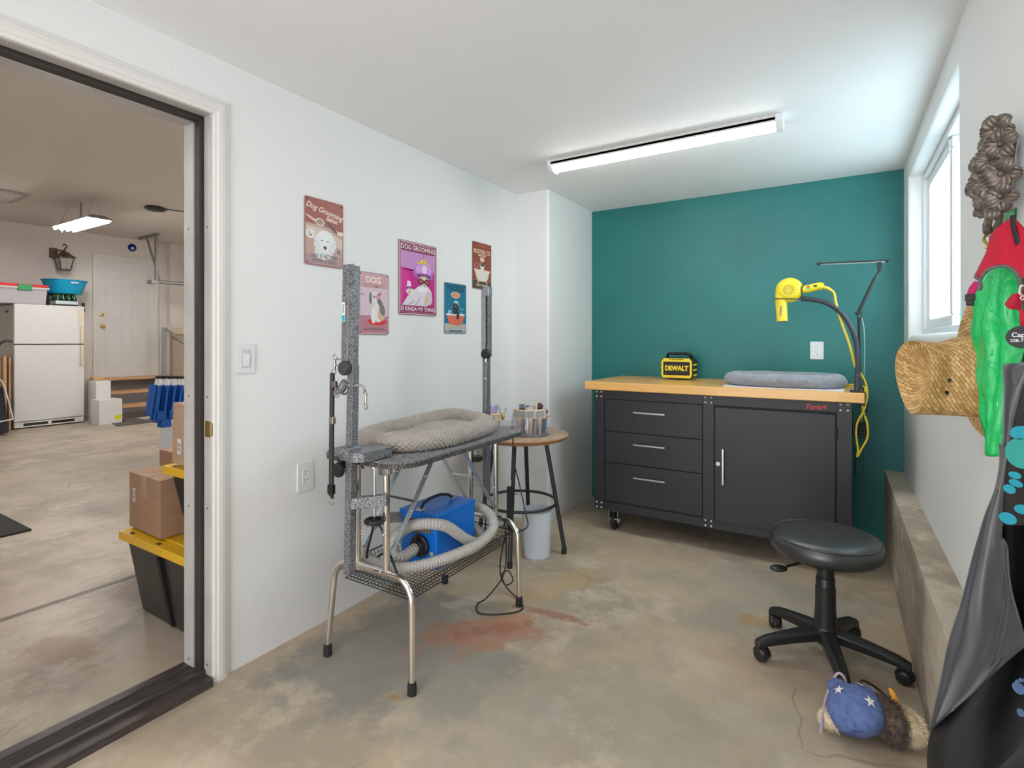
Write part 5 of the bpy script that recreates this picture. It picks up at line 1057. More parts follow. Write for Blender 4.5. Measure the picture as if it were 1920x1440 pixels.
# right part of the outer panel ending in the diagonal hem
e2 = [(1882, 920), (1875, 985), (1876, 1060), (1882, 1130), (1893, 1185), (1860, 1262), (1800, 1322)]
r2 = [(1884, 920), (1880, 985), (1886, 1060), (1898, 1130), (1925, 1207), (1880, 1250), (1803, 1325)]
hem = MB(); hem.tube(cr([P(1744, 1366, Ya+.02), P(1775, 1338, Ya), P(1815, 1300, Ya-.04), P(1850, 1270, Ya-.08), P(1885, 1238, Ya-.10), P(1925, 1205, Ya-.12)], 8), .003, 8); hem.build('hem', m_apron, t)
q = [[P(1876, 1000, Ya-.099), P(1882, 1010, Ya-.10), P(1888, 1020, Ya-.105), P(1890, 1030, Ya-.11)], [P(1876, 1060, Ya-.10), P(1884, 1070, Ya-.10), P(1892, 1085, Ya-.105), P(1896, 1100, Ya-.11)], [P(1882, 1130, Ya-.10), P(1892, 1140, Ya-.10), P(1905, 1155, Ya-.11), P(1915, 1170, Ya-.12)], [P(1850, 1269, Ya-.085), P(1872, 1248, Ya-.09), P(1895, 1228, Ya-.11), P(1925, 1205, Ya-.12)]]
loft(q, 6).build('side_panel', m_apron, t, solid=.0015)
rows = []
for (l, r, dy) in (((1868, 900), (1990, 900), .02), ((1868, 1000), (2010, 1000), .02), ((1862, 1100), (2040, 1100), .02), ((1840, 1200), (2060, 1200), .02), ((1790, 1300), (2070, 1300), .02), ((1742, 1380), (2080, 1380), .02), ((1736, 1470), (2080, 1470), .02)):
    a_ = P(l[0], l[1], Ya+.02); c_ = P(r[0], r[1], Ya-.20); row = []
    for k in range(9):
        f = k/8; p = a_.lerp(c_, f); p += Vector((-.5, -.85, 0))*(.015*math.sin(f*14)-.005); p.x = min(p.x, XR-.02 if p.z > .46 else .232); row.append(p)
    rows.append(row)
loft(rows, 4).build('lining', m_apblk, t, solid=.0015)
b = MB(); q = [P(1940, 672, Ya-.08), P(1910, 678, Ya-.02), P(1881, 685, Ya+.02), P(1896, 703, Ya+.0), P(1920, 702, Ya-.05), P(1945, 700, Ya-.08)]
loft([[P(1880, 684, Ya+.015), P(1900, 686, Ya-.02), P(1925, 684, Ya-.06)], [P(1886, 702, Ya+.012), P(1902, 702, Ya-.025), P(1926, 700, Ya-.065)], [P(1895, 724, Ya+.01), P(1905, 722, Ya-.03), P(1926, 720, Ya-.07)]], 6).build('top_band', m_apron, t, solid=.003)
loft([[P(1873, 831, Ya-.01), P(1882, 838, Ya-.03), P(1892, 843, Ya-.05)], [P(1874, 870, Ya-.01), P(1882, 876, Ya-.03), P(1888, 880, Ya-.05)], [P(1866, 915, Ya-.0), P(1876, 920, Ya-.03), P(1882, 925, Ya-.05)]], 6).build('pocket', m_apron, t, solid=.0015)
# paw print apron
t = thing('apron', (.26, 1.22, .65), 'dark brown apron printed with turquoise paw prints at the right edge', 'apron')
Yp = 1.24; m_paw = mat('turquoise_print', (.0, .27, .36), .5); m_paw2 = mat('teal_print', (.015, .29, .25), .5)
rows = [[P(l, y, Yp+.02), P((l+r)/2-8, y, Yp-.01), P((l+r)/2+10, y, Yp+.0), P(r, y, Yp-.06)] for l, r, y in ((1918, 1985, 720), (1904, 1985, 780), (1892, 1990, 840), (1884, 1990, 900), (1881, 1995, 960), (1882, 1995, 985))]
loft(rows, 6).build('panel', mat('dark_brown_nylon', (.022, .018, .017), .5, bump=.2, bscale=60), t, solid=.0015)
def paw(c, r, Y, m_, squash=.5):
    b = MB(); cc_ = P(c[0], c[1], Y); n = Vector((-.50, -.86, 0)).normalized(); M = F((-n.y, n.x, 0), (0, 0, 1), cc_)
    b.M = M; b.prism([(r*.62*math.cos(a), r*.55*math.sin(a)) for a in [2*PI*k/20 for k in range(20)]], 0, .0008)
    for a, d_ in ((150, 1.0), (112, 1.05), (68, 1.05), (30, 1.0)):
        a = math.radians(a); b.M = M @ Matrix.Translation((r*d_*math.cos(a), r*d_*math.sin(a), 0)); b.prism([(r*.24*math.cos(q), r*.34*math.sin(q)) for q in [2*PI*k/14 for k in range(14)]], 0, .0008)
    b.build('paw_print', m_, t)
def oval(c, rx, ry, Y, m_, rot=0):
    b = MB(); cc_ = P(c[0], c[1], Y); n = Vector((-.50, -.86, 0)).normalized(); b.M = F((-n.y, n.x, 0), (0, 0, 1), cc_) @ Matrix.Rotation(rot, 4, 'Z'); b.prism([(rx*math.cos(a), ry*math.sin(a)) for a in [2*PI*k/20 for k in range(20)]], 0, .0008); b.build('paw_print', m_, t)
YY = Yp-.012-.014
for (c, rx, ry, m_, ro) in (((1903, 891), .0085, .006, m_paw, -.1), ((1905, 906), .0095, .006, m_paw, -.3), ((1893, 917), .0085, .0075, m_paw, -.3), ((1916, 812), .016, .012, m_paw, .2), ((1916, 850), .022, .026, m_paw2, 0), ((1890, 972), .012, .010, m_paw, -.1), ((1916, 955), .010, .008, m_paw, .2)):
    oval(c, rx, ry, YY, m_, ro)
t = bpy.data.objects['apron']
for (c, rx, ry) in (((1910, 1290), .010, .012), ((1908, 1278), .0035, .004), ((1914, 1275), .0035, .004), ((1921, 1276), .0035, .004), ((1914, 1336), .006, .008)):
    oval(c, rx*.7, ry*.7, 1.02, mat('dim_blue_print', (.05, .10, .20), .6))
# orange striped strip behind the apron
b = MB(); b.m = 0
n = Vector((-1, 0, 0)); yy0, yy1 = 1.63, 1.69
b.box(XR-.004, 1.60, .72, XR-.001, 1.705, .86)
tag(b.build('paper_poster', mat('orange_print', (.80, .22, .03), .5, c2=(.78, .72, .62), scale=4, kind='wave', st=(1, .3, 3), contrast=(.78, .82))), 'orange and white printed strip on the wall behind the apron', 'poster')

# plush eagle on the floor
t = thing('plush_toy', (.05, 1.985, 0), 'stuffed eagle toy with blue star-printed fabric lying on the floor', 'plush toy')
m_denim = mat('blue_star_cloth', (.085, .13, .33), .9, c2=(.14, .20, .42), scale=60, bump=.4, bscale=400)
b = MB()
def bod(u, v):
    a = 2*PI*v; th = PI*u; r = .078*(1+.10*math.sin(2*a+1)+.06*noise.noise(Vector((math.cos(a)*2, math.sin(a)*2, u*4))))
    return (.045+r*.95*math.sin(th)*math.cos(a)*.95, 1.960+1.20*r*math.cos(th), .074+r*.92*math.sin(th)*math.sin(a))
b.grid(bod, 30, 36, False, True); b.build('body', m_denim, t)
b = MB(); b.ball((.000, 2.035, .082), .032, 16, (1, 1, .9)); b.build('shoulder', m_denim, t)
def star(c, n, r, rot):
    n = Vector(n).normalized(); u = n.orthogonal().normalized(); w_ = n.cross(u); pts = []
    for k in range(10): a = rot+PI*k/5; q = r if k % 2 == 0 else r*.42; pts.append(Vector(c)+u*q*math.cos(a)+w_*q*math.sin(a)+n*(.000 if k % 2 == 0 else .0015))
    s_ = MB(); s_.add([Vector(c)+n*.003]+pts, [(0, 1+k, 1+(k+1) % 10) for k in range(10)]); return s_
def onbody(u, v): p = Vector(bod(u, v)); return p, (p-Vector((.045, 1.96, .074))).normalized()
for u, v, r, ro in ((.40, .22, .021, .3), (.28, .40, .018, 1.0), (.55, .36, .018, .6), (.62, .16, .018, 0), (.30, .12, .016, .4)):
    p, n_ = onbody(u, v); star(p+n_*.003, n_, r, ro).build('star', m_label, t)
def fur(c, r, sc, R, n, ln, m_, name, seed, droop=(0, 0, -.3)):
    rnd = random.Random(seed); b = MB(); b.ball(c, r, 18, sc, R)
    for k in range(n):
        d_ = Vector((rnd.gauss(0, 1), rnd.gauss(0, 1), rnd.gauss(0, 1))).normalized(); p = Vector(c)+(R @ Vector((d_.x*r*sc[0], d_.y*r*sc[1], d_.z*r*sc[2])))
        if p.z < .004: continue
        e = (d_+Vector(droop)+Vector((rnd.uniform(-.4, .4),)*3)).normalized(); w_ = e.orthogonal().normalized()*.0011; q = p+e*ln*rnd.uniform(.6, 1.2); q.z = max(q.z, .003)
        b.add([p-w_, p+w_, q], [(0, 1, 2)])
    o = b.build(name, m_, t); return o
I3 = Matrix.Rotation(.5, 3, 'Z')
fur((.128, 1.975, .062), .060, (.7, 1.15, .95), I3, 2600, .018, mat('brown_plush', (.10, .07, .055), .95, c2=(.20, .15, .12), scale=60), 'brown_wing', 1)
hd_ = fur((.172, 1.985, .058), .042, (1, 1.3, .95), I3, 2200, .016, mat('cream_plush', (.78, .66, .46), .95), 'cream_head', 2)
b = MB(); b.tube(cr([(.148, 2.010, .098), (.146, 2.030, .112), (.140, 2.045, .120), (.134, 2.052, .112)], 6), [.013-.0006*i for i in range(19)], 12); b.build('beak', mat('orange_felt', (.80, .36, .04), .8), hd_)
fur((-.022, 1.935, .030), .026, (1, 1.2, .9), I3, 700, .014, mat('cream_plush', (.78, .66, .46), .95), 'cream_foot', 3)
b = MB(); b.tube(cr([(.060, 2.055, .112), (.075, 2.110, .09), (.12, 2.15, .05), (.165, 2.12, .018), (.178, 2.06, .010)], 8), .0042, 8); b.tube(cr([(.195, 1.985, .012), (.205, 2.03, .016), (.222, 2.045, .020), (.232, 2.02, .012)], 6), .004, 8); b.tube([(.205+.009*math.cos(a), 2.035+.009*math.sin(a), .012) for a in [4.6*PI*k/30 for k in range(22)]], .0028, 6)
tag(b.build('leather_cord', mat('brown_leather', (.09, .045, .025), .5)), 'brown rope handle curling on the floor behind the stuffed eagle', 'cord')
b = MB(); b.tube(cr([(-.045, 1.86, .03), (-.040, 1.95, .05), (-.028, 2.02, .07), (-.005, 2.055, .115), (.012, 2.055, .118), (.022, 2.05, .10)], 8), .0042, 8)
tag(b.build('lilac_ribbon', mat('lilac_tape', (.50, .40, .48), .6)), 'thin lilac ribbon running along the left of the stuffed eagle', 'ribbon')
# ================================================================== THE GARAGE BEYOND THE DOORWAY
# shop lights: one in view, the unseen others added to brighten the garage
def shop_light(cx, cy, cz, label, rot=0):
    t = thing('shop_light', (cx, cy, cz), label, 'ceiling light', 'hanging shop lights')
    Mx = Matrix.Translation((cx, cy, cz)) @ Matrix.Rotation(rot, 4, 'Z')
    b = MB(); b.M = Mx; 
    b.add([(-.56, -.14, 0), (.56, -.14, 0), (.52, -.07, .05), (-.52, -.07, .05), (-.56, .14, 0), (.56, .14, 0), (.52, .07, .05), (-.52, .07, .05), (-.58, -.1, .0), (.58, -.1, 0)], [(0, 1, 2, 3), (3, 2, 6, 7), (7, 6, 5, 4), (1, 5, 6, 2), (4, 0, 3, 7), (0, 4, 5, 1)])
    b.build('reflector', m_galv, t)
    for k in range(4):
        b = MB(); b.M = Mx; y = -.10+k*.066; b.cyl((-.53, y, -.012), (.53, y, -.012), .014, n=10); b.build('tube', m_tubelamp, t)
    b = MB(); b.M = Mx; top = 2.989-cz
    for x in (-.42, .42): b.tube([(x, -.08, .045), (x, 0, top if top > .12 else .06), (x, .08, .045)], .0022, 5)
    b.tube([(-.30, -.1, -.015), (-.30, -.1, -.09)], .006, 6); b.cyl((.0, 0, .05), (0, 0, top), .012, n=8); b.build('hanging_wires', m_galv, t)
shop_light(-8.20, 2.83, 2.71, 'bright four tube shop light hanging below the garage ceiling beyond the doorway')
shop_light(-5.20, -.35, 2.71, 'bright four tube shop light added for fill in the garage nearer the doorway, unseen left of the view')
shop_light(-6.40, 5.00, 2.71, 'bright four tube shop light added for fill in the garage, unseen right of the view')
shop_light(-3.60, 2.60, 2.71, 'bright four tube shop light added for fill in the garage, hidden behind the white wall')
b = MB(); b.lathe([(.0001, -.045), (.10, -.040), (.13, -.02), (.10, -.006), (.05, 0)], (-7.676, 3.457, 2.989), 28); b.tube(cr([(-7.676, 3.5, 2.985), (-7.5, 4.0, 2.985), (-7.4, 4.6, 2.986)], 6), .006, 6)
tag(b.build('ceiling_sensor', m_black), 'dark round fixture with a thin cable on the garage ceiling', 'fixture')
# attic hatch
b = MB(); b.box(-8.9, .4, 2.965, -8.25, 2.35, 2.989); b.m = 1; b.box(-8.84, .46, 2.962, -8.31, 2.29, 2.9655); tag(b.build('ceiling_hatch', [mat('hatch_frame', (.40, .36, .33), .8), mat('hatch_panel', (.55, .5, .46), .8)]), 'pale rectangular hatch recessed in the garage ceiling', 'hatch')

# interior door up the steps
dd = bpy.data.objects.new('door_2', None); COL.objects.link(dd); dd.location = (-10.4, 4.2, .6); ORG['door_2'] = (-10.4, 4.2, .6); struct(dd)
b = MB(); b.box(-10.40, 3.742, .60, -10.372, 3.800, 2.579); b.box(-10.40, 4.66, .60, -10.372, 4.72, 2.579); b.box(-10.40, 3.742, 2.58, -10.372, 4.72, 2.67); b.build('casing', m_trim, dd, bev=.004)
b = MB(); b.box(-10.40, 3.80, .605, -10.382, 4.66, 2.58); slab = b.build('door_slab', mat('door_white', (.72, .71, .70), .4), dd, bev=.002)
b = MB()
for y0, y1 in ((3.90, 4.18), (4.28, 4.56)):
    for z0, z1 in ((.76, 1.42), (1.56, 2.18), (2.28, 2.46)):
        for q in (.0, .035): b.box(-10.384, y0+q, z0+q, -10.3775+q*.05, y1-q, z0+q+.012); b.box(-10.384, y0+q, z1-q-.012, -10.3775, y1-q, z1-q); b.box(-10.384, y0+q, z0+q, -10.3775, y0+q+.012, z1-q); b.box(-10.384, y1-q-.012, z0+q, -10.3775, y1-q, z1-q)
b.build('raised_panels', mat('door_white', (.72, .71, .70), .4), slab, bev=.003)
b = MB(); R = Vector((0, 0, 1)).rotation_difference(Vector((1, 0, 0))).to_matrix()
b.lathe([(.030, 0), (.030, .006), (.012, .012), (.012, .03), (.028, .045), (.028, .06), (.0001, .068)], (-10.382, 3.865, 1.47), 20, R); b.build('door_knob', m_gold, slab)
b = MB(); b.lathe([(.030, 0), (.030, .012), (.020, .018), (.0001, .019)], (-10.382, 3.862, 1.66), 20, R); b.build('deadbolt', m_gold, slab)
b = MB(); b.box(-10.395, 3.60, 1.78, -10.37, 3.63, 1.84); b.box(-10.395, 3.60, 1.69, -10.37, 3.63, 1.76); tag(b.build('garage_opener_button', m_black, bev=.004), 'pair of small black buttons on the wall beside the garage door casing', 'wall button')
b = MB(); b.lathe([(.065, 0), (.065, .012), (.055, .016), (.0001, .018)], (-10.4, 4.31, 2.84), 30, R); b.m = 1; b.lathe([(.026, .0), (.025, .0022), (.0001, .0024)], (-10.382, 4.315, 2.83), 20, R); b.m = 2; b.lathe([(.011, .0), (.011, .0016), (.0001, .002)], (-10.3798, 4.315, 2.83), 16, R)
tag(b.build('evil_eye_ornament', [m_deep, m_label, m_deep]), 'round cobalt blue glass eye ornament above the garage entry door', 'ornament')

LS = Matrix.Translation((-10.18, 3.30, 2.515)) @ Matrix.Diagonal((.70, .70, .76, 1)) @ Matrix.Translation((10.18, -3.30, -2.40))
def LB():
    q_ = MB(); q_.M = LS; return q_
# wall lantern
t = thing('wall_lantern', (-10.2, 3.36, 2.12), 'antique bronze wall lantern mounted above the refrigerator', 'lantern')
lx, ly = -10.18, 3.30
b = MB(); b.box(-10.4, ly-.12, 2.52, -10.37, ly-.02, 2.67); b.build('back_plate', m_bronze, t, bev=.006)
b = LB(); b.tube(cr([(-10.48, ly-.09, 2.50), (-10.36, ly-.04, 2.56), (-10.22, ly+.0, 2.53), (lx, ly, 2.56), (lx+.02, ly+.04, 2.63), (lx+.0, ly+.0, 2.67), (lx-.03, ly-.01, 2.65)], 6), .014, 8); b.build('scroll_arm', m_bronze, t)
def sq(mb, rings):
    vs = []; 
    for r_, z in rings: vs += [(lx-r_, ly-r_, z), (lx+r_, ly-r_, z), (lx+r_, ly+r_, z), (lx-r_, ly+r_, z)]
    n = len(rings); mb.add(vs, [(i*4+k, i*4+(k+1) % 4, (i+1)*4+(k+1) % 4, (i+1)*4+k) for i in range(n-1) for k in range(4)]+[(3, 2, 1, 0), tuple(range(4*n-4, 4*n))])
b = LB(); sq(b, [(.165, 2.395), (.168, 2.405), (.13, 2.43), (.09, 2.465), (.055, 2.48)]); sq(b, [(.08, 2.48), (.078, 2.492), (.045, 2.515), (.02, 2.525), (.012, 2.56)]); b.build('roof', m_bronze, t)
b = LB()
for sx_ in (-1, 1):
    for sy_ in (-1, 1): b.bar((lx+sx_*.13, ly+sy_*.13, 2.40), (lx+sx_*.085, ly+sy_*.085, 2.15), .018, .018)
for k, (q0, q1) in enumerate((((-1, -1), (1, -1)), ((1, -1), (1, 1)), ((1, 1), (-1, 1)), ((-1, 1), (-1, -1)))):
    for z, r_ in ((2.39, .13), (2.285, .111), (2.155, .088)): b.bar((lx+q0[0]*r_, ly+q0[1]*r_, z), (lx+q1[0]*r_, ly+q1[1]*r_, z), .012 if z != 2.285 else .005, .02 if z != 2.285 else .005)
    m0 = ((q0[0]+q1[0])/2, (q0[1]+q1[1])/2); b.bar((lx+m0[0]*.13, ly+m0[1]*.13, 2.40), (lx+m0[0]*.086, ly+m0[1]*.086, 2.15), .005, .005)
sq(b, [(.095, 2.135), (.095, 2.15)]); b.build('cage', m_bronze, t)
b = LB(); vs = []
for r_, z in ((.084, 2.16), (.124, 2.385)): vs += [(lx-r_, ly-r_, z), (lx+r_, ly-r_, z), (lx+r_, ly+r_, z), (lx-r_, ly+r_, z)]
b.add(vs, [(k, (k+1) % 4, 4+(k+1) % 4, 4+k) for k in range(4)]); b.build('glass_panes', m_frost, t)

# fridge
t = thing('refrigerator', (-10.0, 2.98, 0), 'white top-freezer refrigerator standing against the far garage wall', 'refrigerator')
fx = -9.65; fy0, fy1 = 2.575, 3.372
MB().box(-10.34, fy0+.005, .02, fx-.06, fy1-.005, 1.735).build('cabinet', mat('fridge_side', (.60, .57, .53), .5), t, bev=.008)
dl = MB().box(fx-.058, fy0, .10, fx, fy1, 1.168).build('door', m_fridge, t, bev=.012, seg=3)
du = MB().box(fx-.058, fy0, 1.180, fx, fy1, 1.742).build('freezer_door', m_fridge, t, bev=.012, seg=3)
MB().box(fx-.07, fy0+.01, 1.160, fx-.012, fy1-.01, 1.19).build('gasket', m_dark, t)
b = MB(); y = fy1-.045; b.box(fx, y-.012, .86, fx+.04, y+.014, 1.155); b.build('handle', m_cream, dl, bev=.006)
b = MB(); b.box(fx, y-.012, 1.195, fx+.035, y+.014, 1.46); b.box(fx, y-.03, 1.48, fx+.006, y+.02, 1.70); b.build('handle', m_cream, du, bev=.006)
b = MB(); b.box(fx-.05, fy0+.005, .015, fx-.012, fy1-.005, .095); b.m = 1
for y0, y1 in ((fy0+.10, fy0+.37), (fy0+.41, fy0+.68)): b.box(fx-.02, y0, .035, fx-.010, y1, .075)
b.build('kick_grille', [m_fridge, m_dark], t, bev=.004)
MB().cbox((fx-.30, fy0+.003, 1.64), (.10, .012, .03)).build('magnet', m_legdk, t, bev=.003); MB().cbox((fx-.28, fy0+.003, 1.48), (.06, .008, .09)).build('magnet_clip', m_steel, t, bev=.003)
# things on the fridge
t = thing('storage_tub', (-9.88, 2.72, 1.745), 'clear storage tub with a red lid and green latch on top of the refrigerator', 'storage tub')
b = MB(); b.frustum((-9.95, 2.68), 1.745, 1.965, .255, .25, .27, .265); b.build('tub_body', mat('cloudy_plastic', (.46, .44, .46), .4), t, bev=.01)
b = MB(); b.box(-10.235, 2.395, 1.955, -9.665, 2.965, 1.985); b.build('tub_rim', mat('cloudy_rim', (.58, .57, .57), .4), t, bev=.006)
b = MB(); b.box(-10.23, 2.40, 1.985, -9.67, 2.96, 2.025); b.build('red_lid', m_red, t, bev=.008)
b = MB(); b.box(-9.675, 2.62, 1.935, -9.655, 2.77, 2.018); b.build('latch', m_green, t, bev=.004)
t = thing('bottle_pack', (-9.85, 3.17, 1.745), 'pack of green glass bottles on top of the refrigerator under the blue basin', 'bottles')
for i in range(3):
    for j in range(4):
        x, y = -9.74-i*.07, 3.08+j*.066; b = MB(); b.lathe([(.0001, 0), (.029, .003), (.030, .09), (.026, .115), (.013, .145), (.012, .17), (.014, .172), (.014, .185), (.0001, .186)], (x, y, 1.747), 14); b.build('bottle', m_bottle, t)
b = MB(); b.box(-9.925, 3.045, 1.746, -9.70, 3.312, 1.748); b.box(-9.705, 3.045, 1.748, -9.702, 3.312, 1.815); b.box(-9.925, 3.045, 1.748, -9.702, 3.048, 1.815); b.box(-9.925, 3.309, 1.748, -9.702, 3.312, 1.815); b.build('carton', mat('pale_carton', (.62, .70, .74), .6), t)
b = MB(); b.box(-9.68, 3.00, 1.745, -9.665, 3.30, 1.765); b.build('dark_tray', m_dark, t)
b = MB(); b.frustum((-10.04, 3.19), 1.746, 1.93, .10, .14, .10, .14); tag(b.build('grey_bag', mat('grey_sack', (.12, .12, .13), .8, bump=.6, bscale=30), bev=.03), 'dark grey sack behind the green bottles on the refrigerator', 'bag')
b = MB(); b.lathe([(.0001, 1.934), (.205, 1.934), (.265, 2.125), (.28, 2.13), (.28, 2.14), (.258, 2.138), (.198, 1.942), (.0001, 1.942)], (-9.97, 3.235, 0), 40); b.m = 1
b.cbox((-9.702, 3.27, 2.095), (.012, .09, .018))
tag(b.build('plastic_basin', [m_cyan, m_label]), 'turquoise blue plastic basin resting on the bottles above the refrigerator', 'basin')

# things left of the fridge
for k, (y, w_, h_, x) in enumerate(((2.50, .035, 1.02, -9.72), (2.545, .02, 1.00, -9.70), (2.455, .03, 1.05, -9.80))):
    b = MB(); b.box(x-.09, y-w_/2, .0, x, y+w_/2, h_); tag(b.build('lumber_board', m_pine, bev=.002), ('upright pine board beside the refrigerator, widest of the three', 'thin upright pine board touching the refrigerator side', 'upright pine board set back deepest beside the refrigerator')[k], 'board', 'pine boards beside the refrigerator')
t = thing('hand_truck', (-9.4, 2.30, 0), 'black hand truck with a curved handle left of the refrigerator', 'hand truck')
b = MB(); b.tube(cr([(-9.55, 2.30, .02), (-9.5, 2.30, .5), (-9.48, 2.31, .9), (-9.46, 2.34, 1.12), (-9.44, 2.42, 1.22), (-9.43, 2.50, 1.22)], 6), .016, 8); b.tube(cr([(-9.55, 2.05, .02), (-9.5, 2.05, .5), (-9.48, 2.06, .9), (-9.46, 2.10, 1.12)], 6), .016, 8); b.build('tubular_frame', m_legdk, t)
b = MB(); b.box(-9.60, 2.0, .005, -9.32, 2.34, .02); b.build('toe_plate', m_legdk, t)
for y in (1.99, 2.35): b = MB(); b.lathe([(.03, -.02), (.12, -.02), (.125, 0), (.12, .02), (.03, .02)], (-9.62, y, .125), 20, Vector((0, 0, 1)).rotation_difference(Vector((0, 1, 0))).to_matrix()); b.build('wheel', m_rub, t)
t = thing('tote_bag', (-9.3, 2.36, .02), 'black bag with white straps leaning on the hand truck', 'bag')
b = MB(); b.M = Matrix.Translation((-9.3, 2.27, .025)); b.frustum((0, 0), 0, .60, .10, .14, .04, .10); b.build('bag_body', mat('black_cloth', (.02, .02, .03), .8), t, bev=.02)
b = MB(); b.tube(cr([(-9.19, 2.44, .20), (-9.21, 2.40, .45), (-9.24, 2.33, .72), (-9.25, 2.26, .45), (-9.19, 2.20, .2)], 6), .008, 6); b.tube([(-9.195, 2.14, .16), (-9.195, 2.44, .20)], .008, 6); b.build('white_strap', m_label, t)

# steps
t = thing('wooden_steps', (-9.9, 4.15, 0), 'open riser pine steps with three treads up to the white garage entry door', 'steps')
for z, xf, y0 in ((.62, -10.05, 3.70), (.42, -9.74, 3.645), (.22, -9.45, 3.645)):
    b = MB(); b.box(xf-.30 if z < .6 else -10.38, y0, z-.04, xf, 4.78, z); b.build('tread', m_pine, t, bev=.003)
for y in (3.66, 4.70):
    b = MB(); b.prism([(-9.50, 0), (-9.56, .18), (-9.80, .18), (-9.80, .38), (-10.10, .38), (-10.10, .58), (-10.36, .58), (-10.36, 0)], 0, .038); 
    vs = [(x, y+zz, z) for (x, z, zz) in [(q[0], q[1], q[2]) for q in b.v]]; b.v = vs; b.build('stringer', m_pine, t)
b = MB(); b.box(-9.52, 3.62, 0, -9.46, 3.68, .18); b.build('post', m_pine, t, bev=.002)
b = MB(); b.box(-10.37, 3.72, .0, -10.36, 4.68, .58); b.build('backing_board', mat('grey_board', (.40, .39, .40), .8), t)
t = thing('handrail', (-9.95, 4.74, .62), 'speckled grey post with a slanting steel rail beside the garage steps', 'handrail')
b = MB(); b.box(-10.0, 4.60, .62, -9.95, 4.65, 1.46); b.build('post', m_hamlt, t)
b = MB(); b.cyl((-9.97, 4.64, 1.44), (-9.3, 4.98, .93), .022, n=12); b.tube(cr([(-9.3, 4.98, .93), (-9.22, 5.0, .84), (-9.2, 5.0, .66)], 5), .016, 8); b.build('sloping_rail', m_steel, t)
t = thing('plastic_cabinet', (-10.0, 5.15, 0), 'cream plastic cabinet with a rounded rim beyond the garage steps', 'cabinet')
b = MB(); b.box(-10.2, 4.82, 0, -9.7, 5.8, 1.36); b.build('cabinet_body', mat('dull_cream', (.52, .46, .34), .6), t, bev=.02)
b = MB(); b.box(-10.23, 4.79, 1.34, -9.67, 5.83, 1.45); b.build('rim', m_cream, t, bev=.02)
# boxes at the foot of the steps
b = MB(); b.box(-9.42, 3.37, .0, -9.14, 3.66, .36); b.m = 1; b.box(-9.14, 3.56, .06, -9.1385, 3.65, .12); tag(b.build('carton', [m_fridge, mat('yellow_sticker', (.80, .72, .02), .5)], bev=.004), 'white carton with a yellow sticker on the floor beside the refrigerator', 'box')
b = MB(); b.box(-9.72, 3.44, .001, -9.44, 3.63, .62); tag(b.build('carton', m_fridge, bev=.004), 'taller narrow white carton standing behind the yellow-stickered carton', 'box')
b = MB(); b.box(-9.67, 3.46, .622, -9.60, 3.60, .68); tag(b.build('wood_offcut', m_pine, bev=.008), 'small pale wood block on top of the tall white carton', 'wood block')
# mats
b = MB(); b.prism([(-8.75, 3.42), (-8.75, 4.35), (-9.42, 4.35), (-9.42, 3.68)][::-1] if False else [(-8.78, 3.45), (-8.78, 4.60), (-9.42, 4.60), (-9.42, 3.70), (-9.12, 3.68), (-9.12, 3.52)], 0.0005, .012)
tag(b.build('rubber_mat', mat('grid_rubber', (.045, .04, .038), .8, c2=(.11, .10, .09), scale=30, kind='voronoi', contrast=(.2, .5))), 'dark ribbed rubber mat on the garage floor at the foot of the steps', 'mat')
b = MB(); b.box(-9.42, 3.95, .013, -9.10, 4.55, .016); tag(b.build('floor_board', mat('pale_board', (.55, .50, .48), .8)), 'pale flat board lying on the dark mat below the steps', 'board')
b = MB(); b.box(-5.20, -.2, .0, -4.42, 1.265, .012); tag(b.build('floor_mat', m_mat, bev=.003), 'black rubber floor mat lying on the garage floor at the left', 'mat')
# door track and hanger
t = thing('door_track', (-9.6, 4.3, 2.1), 'galvanised garage door track hung from perforated angle brackets', 'door track')
b = MB(); b.box(-10.10, 4.28, 2.945, -9.45, 4.32, 2.989); b.build('ceiling_angle', m_galv, t)
b = MB(); b.box(-9.55, 4.28, 2.20, -9.50, 4.32, 2.95); b.build('drop_bracket', m_galv, t)
b = MB(); b.bar((-9.85, 4.30, 2.95), (-9.47, 4.32, 2.24), .012, .04); b.build('diagonal_brace', m_galv, t)
b = MB(); b.cyl((-9.55, 4.28, 2.20), (-8.85, 4.85, 2.14), .03, n=10); b.cbox((-9.56, 4.26, 2.19), (.16, .10, .06)); b.build('track', m_galv, t)
t2 = thing('pulley_wheel', (-9.0, 4.75, 2.14), 'round perforated metal pulley wheel behind the garage door track', 'pulley')
b = MB(); R = Vector((0, 0, 1)).rotation_difference(Vector((1, -.3, 0)).normalized()).to_matrix(); b.lathe([(.10, 0), (.10, .02), (.085, .022), (.085, 0)], (-9.30, 4.88, 2.16), 28, R)
for k in range(12): a = 2*PI*k/12; q = Vector((-9.30, 4.88, 2.16))+R @ Vector((.06*math.cos(a), .06*math.sin(a), .01)); b.ball(q, .012, 8)
b.build('wheel', m_galv, t2)
b = MB(); b.ball((-9.9, 5.1, 2.53), .09, 14, (1, 1, 1.2)); tag(b.build('spotlight', m_legdk), 'dark rounded fixture on the garage wall at the doorway edge', 'fixture')

